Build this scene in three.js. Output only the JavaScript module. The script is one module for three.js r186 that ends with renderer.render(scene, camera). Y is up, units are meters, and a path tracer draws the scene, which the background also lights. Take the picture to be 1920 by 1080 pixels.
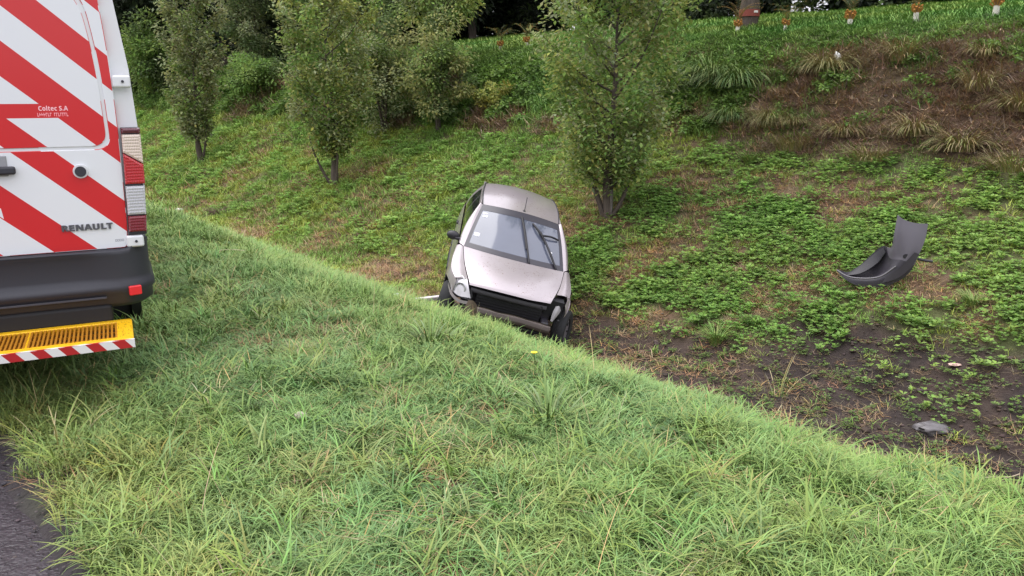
import * as THREE from 'three';
import { mergeGeometries, mergeVertices } from 'three/addons/utils/BufferGeometryUtils.js';
import { RoundedBoxGeometry } from 'three/addons/geometries/RoundedBoxGeometry.js';
import { TextGeometry } from 'three/addons/geometries/TextGeometry.js';
import { FontLoader } from 'three/addons/loaders/FontLoader.js';

// ---------------------------------------------------------------- camera, sky, sun, exposure
const scene = new THREE.Scene();
const camera = new THREE.PerspectiveCamera(2 * Math.atan(540 / 1484) * 180 / Math.PI, 16 / 9, 0.1, 900);
camera.position.set(0, 1.6, 0);
camera.rotation.set(-Math.atan(365 / 1484), 0, 0);
const renderer = new THREE.WebGLRenderer({ antialias: true });
renderer.toneMapping = THREE.LinearToneMapping;
renderer.toneMappingExposure = 1.75;
renderer.shadowMap.enabled = true;
{ // an evenly overcast sky, brighter towards the zenith
  const W = 128, H = 64, d = new Float32Array(W * H * 4);
  for (let j = 0; j < H; j++) {
    const el = ((j + 0.5) / H - 0.5) * Math.PI, up = Math.sin(el);
    for (let i = 0; i < W; i++) {
      const az = i / W * Math.PI * 2;
      const cloud = 1 + 0.05 * Math.sin(az * 3 + 4 * el) + 0.04 * Math.sin(az * 5 - 7 * el + 1);
      const L = up > 0 ? (0.55 + 0.85 * up) * cloud : 0.16;
      const k = (j * W + i) * 4;
      d[k] = L * 0.985; d[k + 1] = L * 0.985; d[k + 2] = L * 1.06; d[k + 3] = 1;
    }
  }
  const t = new THREE.DataTexture(d, W, H, THREE.RGBAFormat, THREE.FloatType);
  t.mapping = THREE.EquirectangularReflectionMapping; t.magFilter = THREE.LinearFilter; t.needsUpdate = true;
  scene.background = t; scene.environment = t;
}
const sun = new THREE.DirectionalLight(new THREE.Color(1, 0.97, 0.93), 1.45);
sun.position.set(-14, 34, -16); sun.target.position.set(0, 0, -10);
sun.castShadow = true; sun.shadow.radius = 110; sun.shadow.mapSize.set(2048, 2048);
Object.assign(sun.shadow.camera, { left: -40, right: 40, top: 40, bottom: -40, near: 1, far: 120 });
sun.name = 'sun'; scene.add(sun, sun.target);

// ---------------------------------------------------------------- helpers
const rng = (seed) => () => { seed = (seed + 0x6d2b79f5) | 0; let t = Math.imul(seed ^ (seed >>> 15), 1 | seed); t = (t + Math.imul(t ^ (t >>> 7), 61 | t)) ^ t; return ((t ^ (t >>> 14)) >>> 0) / 4294967296; };
const hash = (x, y) => { let h = Math.imul(x, 374761393) + Math.imul(y, 668265263) | 0; h = Math.imul(h ^ (h >>> 13), 1274126177); return ((h ^ (h >>> 16)) >>> 0) / 4294967296; };
const vn = (x, y) => { const i = Math.floor(x), j = Math.floor(y); let u = x - i, v = y - j; u = u * u * (3 - 2 * u); v = v * v * (3 - 2 * v); return (hash(i, j) * (1 - u) + hash(i + 1, j) * u) * (1 - v) + (hash(i, j + 1) * (1 - u) + hash(i + 1, j + 1) * u) * v; };
const fbm = (x, y, o = 4) => { let s = 0, a = 0.5, n = 0; for (let k = 0; k < o; k++) { s += a * vn(x + k * 17.3, y - k * 9.1); n += a; a *= 0.5; x *= 2.03; y *= 2.03; } return s / n; };
const sm = (a, b, x) => { const t = Math.min(1, Math.max(0, (x - a) / (b - a))); return t * t * (3 - 2 * t); };
const lerp = (a, b, t) => a + (b - a) * t;
const V = (x, y, z) => new THREE.Vector3(x, y, z);
const mix3 = (a, b, t) => [lerp(a[0], b[0], t), lerp(a[1], b[1], t), lerp(a[2], b[2], t)];
const taken = new Map();
function numbered(name) { const n = taken.get(name) ?? 0; taken.set(name, n + 1); return n ? name + '_' + String(n).padStart(3, '0') : name; }
function shade(o) { o.traverse((m) => { if (m.isMesh) { m.castShadow = true; m.receiveShadow = true; } }); return o; }
function thing(name, label, category, group) {
  const o = new THREE.Group(); o.name = numbered(name); o.userData = { label, category }; if (group) o.userData.group = group;
  scene.add(o); return o;
}
function part(name, geo, mat, parent) {
  const m = new THREE.Mesh(geo, mat); m.name = name; m.castShadow = m.receiveShadow = true; parent.add(m); return m;
}
function solo(name, geo, mat, label, category, group, kind) {
  const m = new THREE.Mesh(geo, mat); m.name = numbered(name); m.castShadow = m.receiveShadow = true;
  if (label) m.userData.label = label; if (category) m.userData.category = category; if (group) m.userData.group = group; if (kind) m.userData.kind = kind;
  scene.add(m); return m;
}
const std = (r, g, b, rough = 0.8, more = {}) => new THREE.MeshStandardMaterial({ color: new THREE.Color().setRGB(r, g, b), roughness: rough, ...more });
const phys = (r, g, b, rough = 0.5, more = {}) => new THREE.MeshPhysicalMaterial({ color: new THREE.Color().setRGB(r, g, b), roughness: rough, ...more });
const box = (w, h, d, x = 0, y = 0, z = 0, r = 0) => (r ? new RoundedBoxGeometry(w, h, d, 2, r) : new THREE.BoxGeometry(w, h, d)).translate(x, y, z);
const tube = (pts, r, seg = 12, rad = 6) => new THREE.TubeGeometry(new THREE.CatmullRomCurve3(pts.map((p) => V(...p))), seg, r, rad, false);
const merge = (list) => mergeGeometries(list.map((g) => { const h = g.index ? g.toNonIndexed() : g; for (const k of Object.keys(h.attributes)) if (!['position', 'normal', 'uv'].includes(k)) h.deleteAttribute(k); return h; }));

// Smooth sheet through a list of curves (each a list of [x, y, z]); at(u, v): u along a curve, v across the curves.
function sheet(curves) {
  const cs = curves.map((c) => new THREE.CatmullRomCurve3(c.map((p) => V(...p)), false, 'centripetal'));
  const at = (u, v) => {
    const p = cs.map((c) => c.getPoint(u));
    return p.length === 2 ? p[0].clone().lerp(p[1], v) : new THREE.CatmullRomCurve3(p, false, 'centripetal').getPoint(v);
  };
  const normal = (u, v, e = 0.01) => { const a = at(Math.min(1, u + e), v).sub(at(Math.max(0, u - e), v)), b = at(u, Math.min(1, v + e)).sub(at(u, Math.max(0, v - e))); return a.cross(b).normalize(); };
  return { at, normal };
}
function mesh2(fn, nu, nv, u0 = 0, u1 = 1, v0 = 0, v1 = 1) {
  const pos = [], uv = [], idx = [];
  for (let j = 0; j <= nv; j++) for (let i = 0; i <= nu; i++) {
    const u = lerp(u0, u1, i / nu), v = lerp(v0, v1, j / nv), p = fn(u, v);
    pos.push(p.x, p.y, p.z); uv.push(u, v);
  }
  for (let j = 0; j < nv; j++) for (let i = 0; i < nu; i++) { const a = j * (nu + 1) + i, b = a + 1, c = a + nu + 1, d = c + 1; idx.push(a, b, d, a, d, c); }
  const g = new THREE.BufferGeometry();
  g.setAttribute('position', new THREE.Float32BufferAttribute(pos, 3)); g.setAttribute('uv', new THREE.Float32BufferAttribute(uv, 2)); g.setIndex(idx); g.computeVertexNormals();
  return g;
}
const skin = (curves, nu = 16, nv = 10, r = [0, 1, 0, 1], off = 0) => { const s = sheet(curves); return mesh2((u, v) => (off ? s.at(u, v).addScaledVector(s.normal(u, v), off) : s.at(u, v)), nu, nv, ...r); };

// tileable grain used by earth, bark and dirt
function grain(size, seed, fn) {
  const d = new Uint8Array(size * size * 4);
  const per = (x, y, f, s) => { const i = Math.floor(x * f), j = Math.floor(y * f); let u = x * f - i, v = y * f - j; u = u * u * (3 - 2 * u); v = v * v * (3 - 2 * v); const m = (q) => ((q % f) + f) % f, h = (a, b) => hash(m(a) + s * 131, m(b) + s * 57); return (h(i, j) * (1 - u) + h(i + 1, j) * u) * (1 - v) + (h(i, j + 1) * (1 - u) + h(i + 1, j + 1) * u) * v; };
  for (let j = 0; j < size; j++) for (let i = 0; i < size; i++) {
    const n = (f, s = 0) => per(i / size, j / size, f, seed + s), c = fn(n), k = (j * size + i) * 4;
    d[k] = Math.max(0, Math.min(255, c[0] * 255)); d[k + 1] = Math.max(0, Math.min(255, c[1] * 255)); d[k + 2] = Math.max(0, Math.min(255, c[2] * 255)); d[k + 3] = 255;
  }
  const t = new THREE.DataTexture(d, size, size); t.wrapS = t.wrapT = THREE.RepeatWrapping; t.magFilter = THREE.LinearFilter; t.minFilter = THREE.LinearMipmapLinearFilter; t.needsUpdate = true; return t;
}

// ---------------------------------------------------------------- the ground
// Coordinates of the place: a runs along the road, s across it, away from the asphalt (metres from where the photographer stands).
const W3 = (a, s) => [s * 0.755 - a * 0.656, -(s * 0.656 + a * 0.755)];
const PR = [[-400, -3], [-60, -0.25], [-8, -0.12], [0, -0.09], [0.35, -0.04], [0.6, 0.025], [2, 0.05], [3.0, -0.01], [3.5, -0.15], [4.2, -0.54], [5.5, -1.12], [6.6, -1.6], [7.4, -1.8], [7.9, -1.72], [10.2, -0.68], [12.5, 0.37], [13.2, 0.8], [15.4, 2.5], [16.2, 2.85], [19, 3.3], [24, 3.92], [30, 4.4], [60, 6], [500, 16]];
const slopes = PR.map((p, i) => { if (!i || i === PR.length - 1) return 0; const d0 = (p[1] - PR[i - 1][1]) / (p[0] - PR[i - 1][0]), d1 = (PR[i + 1][1] - p[1]) / (PR[i + 1][0] - p[0]); return d0 * d1 <= 0 ? 0 : 2 * d0 * d1 / (d0 + d1); });
function profile(s) {
  let i = 0; while (i < PR.length - 2 && s > PR[i + 1][0]) i++;
  const [x0, y0] = PR[i], [x1, y1] = PR[i + 1], h = x1 - x0, t = Math.min(1, Math.max(0, (s - x0) / h)), t2 = t * t, t3 = t2 * t;
  return y0 * (2 * t3 - 3 * t2 + 1) + h * slopes[i] * (t3 - 2 * t2 + t) + y1 * (-2 * t3 + 3 * t2) + h * slopes[i + 1] * (t3 - t2);
}
function height(a, s) {
  const bank = sm(7.2, 9, s) * (1 - sm(16, 19, s)), verge = sm(0.5, 1.0, s) * (1 - sm(6, 8, s));
  const steep = sm(12, 13.2, s) * (1 - sm(15, 16.5, s));
  let y = profile(s + 0.35 * (fbm(a * 0.25, s * 0.1 + 40, 2) - 0.5) * sm(9, 13, s));
  y += bank * (0.22 * (fbm(a * 0.7, s * 0.7 + 7, 3) - 0.5) + 0.10 * (fbm(a * 3.1, s * 3.1, 3) - 0.5));
  y += steep * 0.30 * (fbm(a * 1.1 + 3, s * 0.8, 3) - 0.5);
  y += verge * (0.05 * (fbm(a * 1.3, s * 1.3 + 3, 2) - 0.5) + 0.03 * (fbm(a * 6, s * 6, 2) - 0.5));
  y += sm(0.2, 0.5, s) * (1 - sm(0.6, 1.0, s)) * 0.12 * (fbm(a * 2.2, s * 2.2 + 11, 3) - 0.5);
  y -= 0.06 * sm(2.4, 3.2, s) * (1 - sm(3.9, 4.6, s)) * sm(3.2, 4.6, a) * (1 - sm(8, 10.5, a));                      // worn crest in front of the car
  y += sm(2.4, 3.1, s) * (1 - sm(4.4, 5.4, s)) * 0.16 * (fbm(a * 1.1 + 70, s * 0.8, 3) - 0.5);                      // uneven crest
  y += sm(5.6, 6.8, s) * (1 - sm(8.6, 10, s)) * (0.14 * (fbm(a * 2.6 + 5, s * 2.6, 4) - 0.5) + 0.05 * (fbm(a * 9, s * 9 + 2, 2) - 0.5));                          // lumpy ditch bottom
  y += sm(18, 40, s) * 0.5 * (fbm(a * 0.12, s * 0.12, 2) - 0.5) * sm(26, 34, s);
  return y;
}
// what grows or lies where (0..1)
const dark = (a, s) => Math.max(0.92 * (1 - sm(8.6, 10.2, a)) * sm(6.0, 6.8, s) * (1 - sm(8.0, 8.75, s + 0.9 * (fbm(a * 1.5, s * 1.5 + 3, 3) - 0.5))), sm(0.30, 0.56, 0.75 * (1 - sm(4.2, 8.5, a + 0.4 * (s - 7))) * (1 - sm(8.3, 10.2, s - 0.35 * (4 - a) * sm(4, 1, a))) * sm(5.4, 6.4, s) + 0.75 * (fbm(a * 1.2, s * 1.2 + 21, 4) - 0.44)));
const dry = (a, s) => Math.max(
  sm(12.3, 13.3, s) * (1 - sm(14.9, 15.9, s + (fbm(a * 1.3, 9, 2) - 0.5))) * (1 - sm(8.2, 10.2, a + (fbm(a * 0.8, s * 0.8, 2) - 0.5) * 2)) * (0.5 + 0.5 * sm(0.34, 0.5, fbm(a * 1.6 + 13, s * 1.6, 3))),            // brown upper bank
  lerp(0.5, 0.7, 1 - sm(8, 12, a)) * sm(0.42, 0.64, fbm(a * 0.9 + 9, s * 1.1, 4)) * sm(7, 8, s) * (1 - sm(11.5, 13, s)),
  0.9 * sm(0.36, 0.56, fbm(a * 0.7, s * 0.5 + 60, 3)) * sm(6.8, 7.3, s) * (1 - sm(8.0, 8.9, s)) * (1 - 0.5 * sm(16, 24, a)),
  0.75 * sm(0.5, 0.66, fbm(a * 0.6 + 31, s * 0.9, 3)) * sm(12.4, 13.2, s) * (1 - sm(15, 15.8, s)));
const lush = (a, s) => sm(12.6, 14, s) * (1 - sm(16.4, 17.4, s)) * (1 - dry(a, s));
const weedy = (a, s) => (1 - dry(a, s)) * sm(7.6, 8.6, s) * (1 - sm(12.2, 13.2, s)) * (0.25 + 0.75 * sm(0.36, 0.58, 0.35 * fbm(a * 1.15 + 4, s * 1.25 + 4, 3) + 0.65 * fbm(a * 3.6, s * 3.6 + 8, 3)));
const span = (list) => { const out = [list[0][0]]; for (const [to, step] of list.slice(1)) { const from = out[out.length - 1], n = Math.max(1, Math.round(Math.abs(to - from) / step)); for (let k = 1; k <= n; k++) out.push(from + (to - from) * k / n); } return out; };
{
  const As = span([[-400], [-120, 70], [-30, 15], [-6, 3], [0, 0.5], [12, 0.085], [24, 0.16], [44, 0.35], [80, 3], [160, 16], [420, 65]]);
  const Ss = span([[-400], [-80, 64], [-20, 12], [-2, 2], [0.1, 0.3], [4.6, 0.07], [6.6, 0.12], [16.6, 0.085], [26, 0.22], [44, 2], [100, 14], [440, 68]]);
  const pos = [], uv = [], col = [], idx = [];
  for (const s of Ss) for (const a of As) {
    const [x, z] = W3(a, s); pos.push(x, height(a, s), z); uv.push(a / 1.7, s / 1.7);
    const n = fbm(a * 2.3, s * 2.3, 3), n2 = fbm(a * 0.8 + 50, s * 0.8, 2);
    let c = mix3([0.15, 0.092, 0.062], [0.21, 0.13, 0.08], n2);                        // litter and clay of the bank
    c = mix3(c, [0.23, 0.15, 0.105], sm(12, 13, s) * (1 - sm(15.4, 16.2, s)) * sm(0.3, 0.6, n));
    c = mix3(c, [0.10, 0.15, 0.04], sm(0.3, 0.55, n) * sm(7.6, 8.8, s) * (1 - dry(a, s)) * 0.75);
    c = mix3(c, mix3([0.036, 0.023, 0.020], [0.060, 0.038, 0.030], sm(0.4, 0.65, n)), dark(a, s));
    c = mix3(c, [0.06, 0.085, 0.028], sm(15.6, 16.8, s) * 0.85);
    if (s < 7) c = mix3(mix3([0.085, 0.068, 0.04], [0.07, 0.085, 0.03], sm(0.35, 0.6, n)), c, sm(5.4, 6.8, s));
    if (s < 0.9) c = mix3([0.052, 0.044, 0.047], c, sm(0.45, 0.9, s + (n - 0.5) * 0.5));
    col.push(...c);
  }
  const w = As.length;
  for (let j = 0; j < Ss.length - 1; j++) for (let i = 0; i < w - 1; i++) { const p = j * w + i; idx.push(p, p + w, p + w + 1, p, p + w + 1, p + 1); }
  const g = new THREE.BufferGeometry();
  g.setAttribute('position', new THREE.Float32BufferAttribute(pos, 3)); g.setAttribute('uv', new THREE.Float32BufferAttribute(uv, 2)); g.setAttribute('color', new THREE.Float32BufferAttribute(col, 3));
  g.setIndex(idx); g.computeVertexNormals();
  const tex = grain(512, 3, (n) => { const v = 0.45 + 0.5 * (0.3 * n(12) + 0.3 * n(47, 1) + 0.4 * n(140, 2)) + (n(200, 5) > 0.9 ? 0.18 : 0); return [v, v * (0.97 + 0.05 * n(30, 7)), v * (0.95 + 0.06 * n(23, 9))]; });
  tex.colorSpace = THREE.NoColorSpace;
  const m = new THREE.MeshStandardMaterial({ vertexColors: true, roughness: 0.92, map: tex, bumpMap: tex, bumpScale: 0.05 });
  solo('ground', g, m, null, null, null, 'structure');
}
{ // wet asphalt of the carriageway
  const As = span([[-120], [-10, 10], [-2, 0.6], [10, 0.12], [40, 1], [200, 16]]), Ss = span([[-9.5], [-2, 0.5], [0.75, 0.08]]), pos = [], uv = [], idx = [];
  for (const s of Ss) for (const a of As) {
    const ss = s > 0.7 ? 0.60 + 0.16 * (fbm(a * 1.6, 5, 3) - 0.5) : s; const [x, z] = W3(a, ss);
    pos.push(x, -0.018 - 0.012 * Math.max(0, -ss) + 0.012 * (fbm(a * 2.4, ss * 2.4, 2) - 0.5) - 0.03 * sm(0.3, 0.62, ss), z); uv.push(a / 1.3, ss / 1.3);
  }
  const w = As.length; for (let j = 0; j < Ss.length - 1; j++) for (let i = 0; i < w - 1; i++) { const p = j * w + i; idx.push(p, p + w, p + w + 1, p, p + w + 1, p + 1); }
  const g = new THREE.BufferGeometry(); g.setAttribute('position', new THREE.Float32BufferAttribute(pos, 3)); g.setAttribute('uv', new THREE.Float32BufferAttribute(uv, 2)); g.setIndex(idx); g.computeVertexNormals();
  const tex = grain(512, 11, (n) => { const v = 0.14 + 0.22 * (0.3 * n(9) + 0.3 * n(60, 1) + 0.4 * n(170, 2)) + (n(120, 4) > 0.88 ? 0.10 : 0); return [v * 1.04, v * 0.95, v * 1.02]; });
  const rgh = grain(256, 19, (n) => { const v = 0.25 + 0.7 * (0.6 * n(5) + 0.4 * n(40, 2)); return [v, v, v]; });
  const m = new THREE.MeshStandardMaterial({ color: new THREE.Color().setRGB(0.165, 0.152, 0.168), roughness: 0.75, map: tex, roughnessMap: rgh, bumpMap: tex, bumpScale: 0.045 });
  solo('road', g, m, null, null, null, 'structure');
}
console.log('ground');
// ---------------------------------------------------------------- ambulance-type maintenance van, seen from behind
const font = await new FontLoader().loadAsync('fonts/droid/droid_sans_bold.typeface.json');
const M = {
  white: phys(0.74, 0.75, 0.78, 0.32, { clearcoat: 0.6, clearcoatRoughness: 0.12 }),
  plastic: std(0.032, 0.032, 0.042, 0.55),
  black: std(0.012, 0.012, 0.014, 0.7),
  rubber: std(0.02, 0.02, 0.022, 0.85),
  chrome: std(0.16, 0.16, 0.18, 0.35, { metalness: 0.8 }),
  glass: phys(0.02, 0.025, 0.03, 0.06, { clearcoat: 1 }),
};
function ribbon(pairs) { // Shape from corner list
  const s = new THREE.Shape(); pairs.forEach(([x, y], i) => (i ? s.lineTo(x, y) : s.moveTo(x, y))); s.closePath(); return s;
}
const extr = (shape, depth, z, bev = 0.003) => new THREE.ExtrudeGeometry(shape, { depth, bevelEnabled: bev > 0, bevelThickness: bev, bevelSize: bev, bevelOffset: -bev, bevelSegments: 2, curveSegments: 10 }).translate(0, 0, z - depth);
{
  const van = thing('maintenance_van', 'white high van with red diagonal rear stripes and yellow rear step, parked on the verge', 'van');
  van.position.set(-2.807, 0.02, -3.685); van.rotation.y = 0.4608;
  // body: cross sections lofted from the rear (z = -0.07) to the nose (z = -5.4)
  const half = (y, top, bot) => { // right half outline of one section, bottom to ridge
    const k = (t) => t * top / 2.48;
    return [[0.0, bot], [0.86, bot], [0.935, bot + 0.06], [0.945, 0.84], [0.985, 0.93], [0.998, 1.1], [0.998, 1.4], [0.985, 1.7], [0.945, k(2.05)], [0.90, k(2.28)], [0.82, k(2.42)], [0.6, k(2.47)], [0, k(2.48)]];
  };
  const stations = [[-0.07, 1, 2.48, 0.62], [-0.30, 1, 2.5, 0.62], [-0.62, 1, 2.5, 0.60], [-0.64, 1, 2.5, 0.44], [-2.2, 1.0, 2.5], [-3.7, 1.0, 2.49], [-4.25, 0.985, 2.1], [-4.75, 0.96, 1.55], [-5.2, 0.90, 1.2], [-5.42, 0.78, 1.0]];
  const rings = stations.map(([z, w, top, bot = 0.44]) => {
    const h = half(0, top, bot).map(([x, y]) => [x * w, Math.min(y, top)]);
    const r = h.map(([x, y]) => [x, y, z]); const l = h.slice(1, -1).reverse().map(([x, y]) => [-x, y, z]);
    return [...r, ...l, r[0]];
  });
  { // loft straight between the rings (so the arches stay crisp), with a closed rear face
    const pos = [], idx = [], n = rings[0].length;
    rings.forEach((r) => r.forEach((p) => pos.push(...p)));
    for (let j = 0; j < rings.length - 1; j++) for (let i = 0; i < n - 1; i++) { const p = j * n + i; idx.push(p, p + 1, p + n + 1, p, p + n + 1, p + n); }
    const base = pos.length / 3; rings[0].forEach((p) => pos.push(...p)); const c = pos.length / 3; pos.push(0, 1.4, -0.07);
    for (let i = 0; i < n - 1; i++) idx.push(base + i, c, base + i + 1);
    const e = pos.length / 3; rings[rings.length - 1].forEach((p) => pos.push(...p)); pos.push(0, 0.7, -5.45);
    for (let i = 0; i < n - 1; i++) idx.push(e + i, e + i + 1, e + n);
    const g = new THREE.BufferGeometry(); g.setAttribute('position', new THREE.Float32BufferAttribute(pos, 3)); g.setIndex(idx); g.computeVertexNormals();
    part('body', g, M.white, van);
  }
  // the printed film of the rear doors (flat print): 1 m x 1.75 m
  const cv = document.createElement('canvas'); cv.width = 1024; cv.height = 1792;
  const cx = cv.getContext('2d'), X = (x) => x * 1024, Y = (y) => (2.45 - y) * 1024;
  cx.fillStyle = 'rgb(226,228,233)'; cx.fillRect(0, 0, 1024, 1792);
  cx.fillStyle = 'rgb(205,28,32)';
  const poly = (pts) => { cx.beginPath(); pts.forEach(([x, y], i) => (i ? cx.lineTo(X(x), Y(y)) : cx.moveTo(X(x), Y(y)))); cx.closePath(); cx.fill(); };
  const slant = (yu, yl, k = -0.905) => poly([[0, yu + 0.6 * -k], [1, yu - 0.4 * -k], [1, yl - 0.4 * -k], [0, yl + 0.6 * -k]]);
  slant(2.62, 2.395); slant(2.228 + 0.10, 2.228 - 0.005); slant(2.028, 1.862); slant(1.684, 1.502); slant(1.303, 1.138); slant(0.922, 0.745); slant(0.545, 0.37);
  cx.fillStyle = 'rgb(205,28,32)'; poly([[0.0, 1.53], [0.60, 1.53], [0.66, 1.462], [0.0, 1.462]]);
  cx.fillStyle = 'rgb(226,228,233)'; poly([[0.30, 1.03], [0.346, 1.03], [0.352, 0.976], [0.30, 1.02]]);
  cx.fillStyle = 'rgba(250,215,222,0.95)'; cx.font = 'bold 33px sans-serif'; cx.fillText('Coltec S.A', X(0.563), Y(1.497), 132);
  { const r = rng(5); cx.fillStyle = 'rgba(250,200,210,0.8)'; for (let k = 0; k < 15; k++) if (k !== 7) { cx.fillRect(X(0.557) + k * 9.2, Y(1.487), 3, 15 + 4 * r()); cx.fillRect(X(0.557) + k * 9.2, Y(1.487) + Math.floor(r() * 3) * 7, 8, 4); } }
  cx.strokeStyle = 'rgb(120,120,130)'; cx.lineWidth = 2; for (let k = 0; k < 4; k++) cx.strokeRect(X(0.832) + k * 11, Y(0.835), 7, 10);
  const film = (flip) => { const t = new THREE.CanvasTexture(cv); t.colorSpace = THREE.SRGBColorSpace; t.wrapS = t.wrapT = THREE.RepeatWrapping; t.repeat.set(flip ? -1 : 1, 1 / 1.75); t.offset.set(0, -0.7 / 1.75); return new THREE.MeshPhysicalMaterial({ map: t, roughness: 0.3, clearcoat: 0.5, clearcoatRoughness: 0.15 }); };
  const rounded = (pts, r) => { // closed polygon with rounded corners
    const s = new THREE.Shape(), n = pts.length;
    pts.forEach((p, i) => {
      const a = pts[(i + n - 1) % n], b = pts[(i + 1) % n], rr = p[2] ?? r;
      const d = (q) => { const L = Math.hypot(q[0] - p[0], q[1] - p[1]), t = Math.min(rr / L, 0.49); return [p[0] + (q[0] - p[0]) * t, p[1] + (q[1] - p[1]) * t]; };
      const p0 = d(a), p1 = d(b); if (i) s.lineTo(...p0); else s.moveTo(...p0); s.quadraticCurveTo(p[0], p[1], ...p1);
    }); s.closePath(); return s;
  };
  for (const sgn of [1, -1]) {
    const door = new THREE.Group(); door.name = 'rear_door'; van.add(door);
    const f = (l) => l.map(([x, y, r]) => [x * sgn, y, r]);
    const outline = rounded(f([[0.008, 0.79, 0.02], [0.884, 0.79, 0.02], [0.896, 0.9, 0.05], [0.906, 1.4, 0.3], [0.90, 1.745, 0.3], [0.88, 2.05, 0.2], [0.85, 2.22, 0.1], [0.79, 2.38, 0.12], [0.008, 2.40, 0.02]]), 0.05);
    const win = (o) => rounded(f([[0.375 - 0.27 + o, 1.303 + o, 0.10], [0.863 - o, 1.303 + o, 0.075], [0.853 - o, 1.745, 0.3], [0.80 - o, 2.11 - o, 0.16], [0.105 + o, 2.12 - o, 0.1]]), 0.08);
    outline.holes.push(win(0)); const mat = film(sgn < 0);
    part('door_panel', extr(outline, 0.03, -0.045), mat, door);
    const seal = win(0.0); seal.holes.push(win(0.016)); part('window_seal', extr(seal, 0.02, -0.047, 0), M.white, door);
    part('window_panel', extr(win(0.016), 0.024, -0.044, 0.002), mat, door);
    for (const [y, x] of [[1.638, 0.945], [0.822, 0.925], [2.16, 0.90]]) {
      const h = part('hinge', box(0.085, 0.062, 0.03, x * sgn, y, -0.034, 0.012), M.white, door);
      part('screw', new THREE.CylinderGeometry(0.007, 0.007, 0.008, 10).rotateX(Math.PI / 2).translate((x + 0.005) * sgn, y, -0.018), M.plastic, h);
    }
    if (sgn > 0) {
      const k = part('lock', new THREE.CylinderGeometry(0.034, 0.036, 0.012, 24).rotateX(Math.PI / 2).translate(0.712, 1.196, -0.036), M.white, door);
      part('key_cylinder', new THREE.CylinderGeometry(0.026, 0.026, 0.03, 20).rotateX(Math.PI / 2).translate(0.712, 1.196, -0.034), M.plastic, k);
      const hd = part('handle_recess', box(0.20, 0.10, 0.012, 0.30, 1.235, -0.041, 0.005), std(0.3, 0.3, 0.32, 0.5), door);
      part('grip', box(0.30, 0.04, 0.03, 0.284, 1.214, -0.02, 0.012), M.plastic, hd);
      const tg = new TextGeometry('RENAULT', { font, size: 0.030, depth: 0.006, bevelEnabled: true, bevelSize: 0.001, bevelThickness: 0.001, curveSegments: 4 });
      tg.computeBoundingBox(); const bw = tg.boundingBox.max.x; part('badge_lettering', tg.scale(0.238 / bw, 1, 1).translate(0.590, 0.896, -0.041), M.chrome, door);
      part('door_gap_strip', box(0.012, 1.58, 0.008, 0, 1.6, -0.055), M.black, door);
    }
  }
  // tail lights
  const lensRibs = grain(128, 31, (n) => { const v = 0.5 + 0.5 * n(9); return [v, v, v]; }); { const d = lensRibs.image.data; for (let j = 0; j < 128; j++) for (let i = 0; i < 128; i++) { const v = 90 + 80 * Math.abs(Math.sin(i * 0.39)) + 60 * Math.abs(Math.sin(j * 0.20)); d.set([v, v, v, 255], (j * 128 + i) * 4); } lensRibs.repeat.set(8, 8); }
  const lens = (r, g, b, rough = 0.12) => phys(r, g, b, rough, { clearcoat: 1, clearcoatRoughness: 0.05, bumpMap: lensRibs, bumpScale: 0.01 });
  const L = { cap: lens(0.12, 0.01, 0.03), pale: lens(0.82, 0.68, 0.58), red: lens(0.55, 0.012, 0.02), clear: lens(0.60, 0.60, 0.64, 0.2), low: lens(0.22, 0.006, 0.02) };
  for (const sgn of [1, -1]) {
    const lamp = new THREE.Group(); lamp.name = 'tail_light'; van.add(lamp);
    const q = (n, m, pts) => part(n, extr(ribbon((sgn > 0 ? pts : pts.map(([x, y]) => [-x, y]))), 0.10, -0.026, 0.011), m, lamp);
    q('lamp_housing', M.plastic, [[0.898, 0.855], [0.985, 0.855], [1.0, 1.41], [0.916, 1.41]]); lamp.children[0].position.z = -0.012;
    q('top_lens', L.cap, [[0.917, 1.38], [1.006, 1.38], [1.006, 1.408], [0.918, 1.408]]);
    q('indicator_lens', L.pale, [[0.914, 1.285], [1.005, 1.225], [1.006, 1.376], [0.917, 1.376]]);
    q('brake_lens', L.red, [[0.908, 1.122], [1.003, 1.122], [1.005, 1.221], [0.914, 1.281]]);
    q('reverse_lens', L.clear, [[0.904, 0.962], [0.992, 0.962], [1.0, 1.112], [0.908, 1.112]]);
    q('lower_lens', L.low, [[0.90, 0.872], [0.986, 0.872], [0.992, 0.956], [0.904, 0.956]]);
  }
  { // rear bumper: one cross-section swept round both corners
    const path = []; const R = 0.158;
    for (let i = 0; i <= 20; i++) path.push([-0.83 + 1.66 * i / 20, 0, 0, 1]);
    for (let i = 1; i <= 8; i++) { const t = i / 8 * Math.PI / 2; path.push([0.83 + R * Math.sin(t), -R + R * Math.cos(t), Math.sin(t), Math.cos(t)]); }
    for (let i = 1; i <= 4; i++) path.push([0.988, -R - 0.45 * i / 4, 1, 0]);
    const left = path.slice(21).map(([x, z, nx, nz]) => [-x, z, -nx, nz]).reverse();
    const all = [...left, ...path];
    const rows = (x, z) => { const c = 1 - sm(0.70, 0.78, Math.abs(x)), top = 0.788 + 0.052 * sm(0.885, 0.93, Math.abs(x)) * sm(-0.3, -0.1, z), out = sm(0.78, 0.9, Math.abs(x));
      return [[-0.09, top - 0.005], [-0.012, top], [0.0, top - 0.012], [-0.004 - 0.02 * c, top - 0.03], [-0.004 - 0.022 * c, 0.64], [0.0 - 0.016 * c, 0.615], [0.012, 0.598], [0.014, 0.57], [-0.006 * (1 - out), 0.555], [-0.02 + 0.02 * out, 0.505], [-0.05, 0.475], [-0.12, 0.470]]; };
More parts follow.
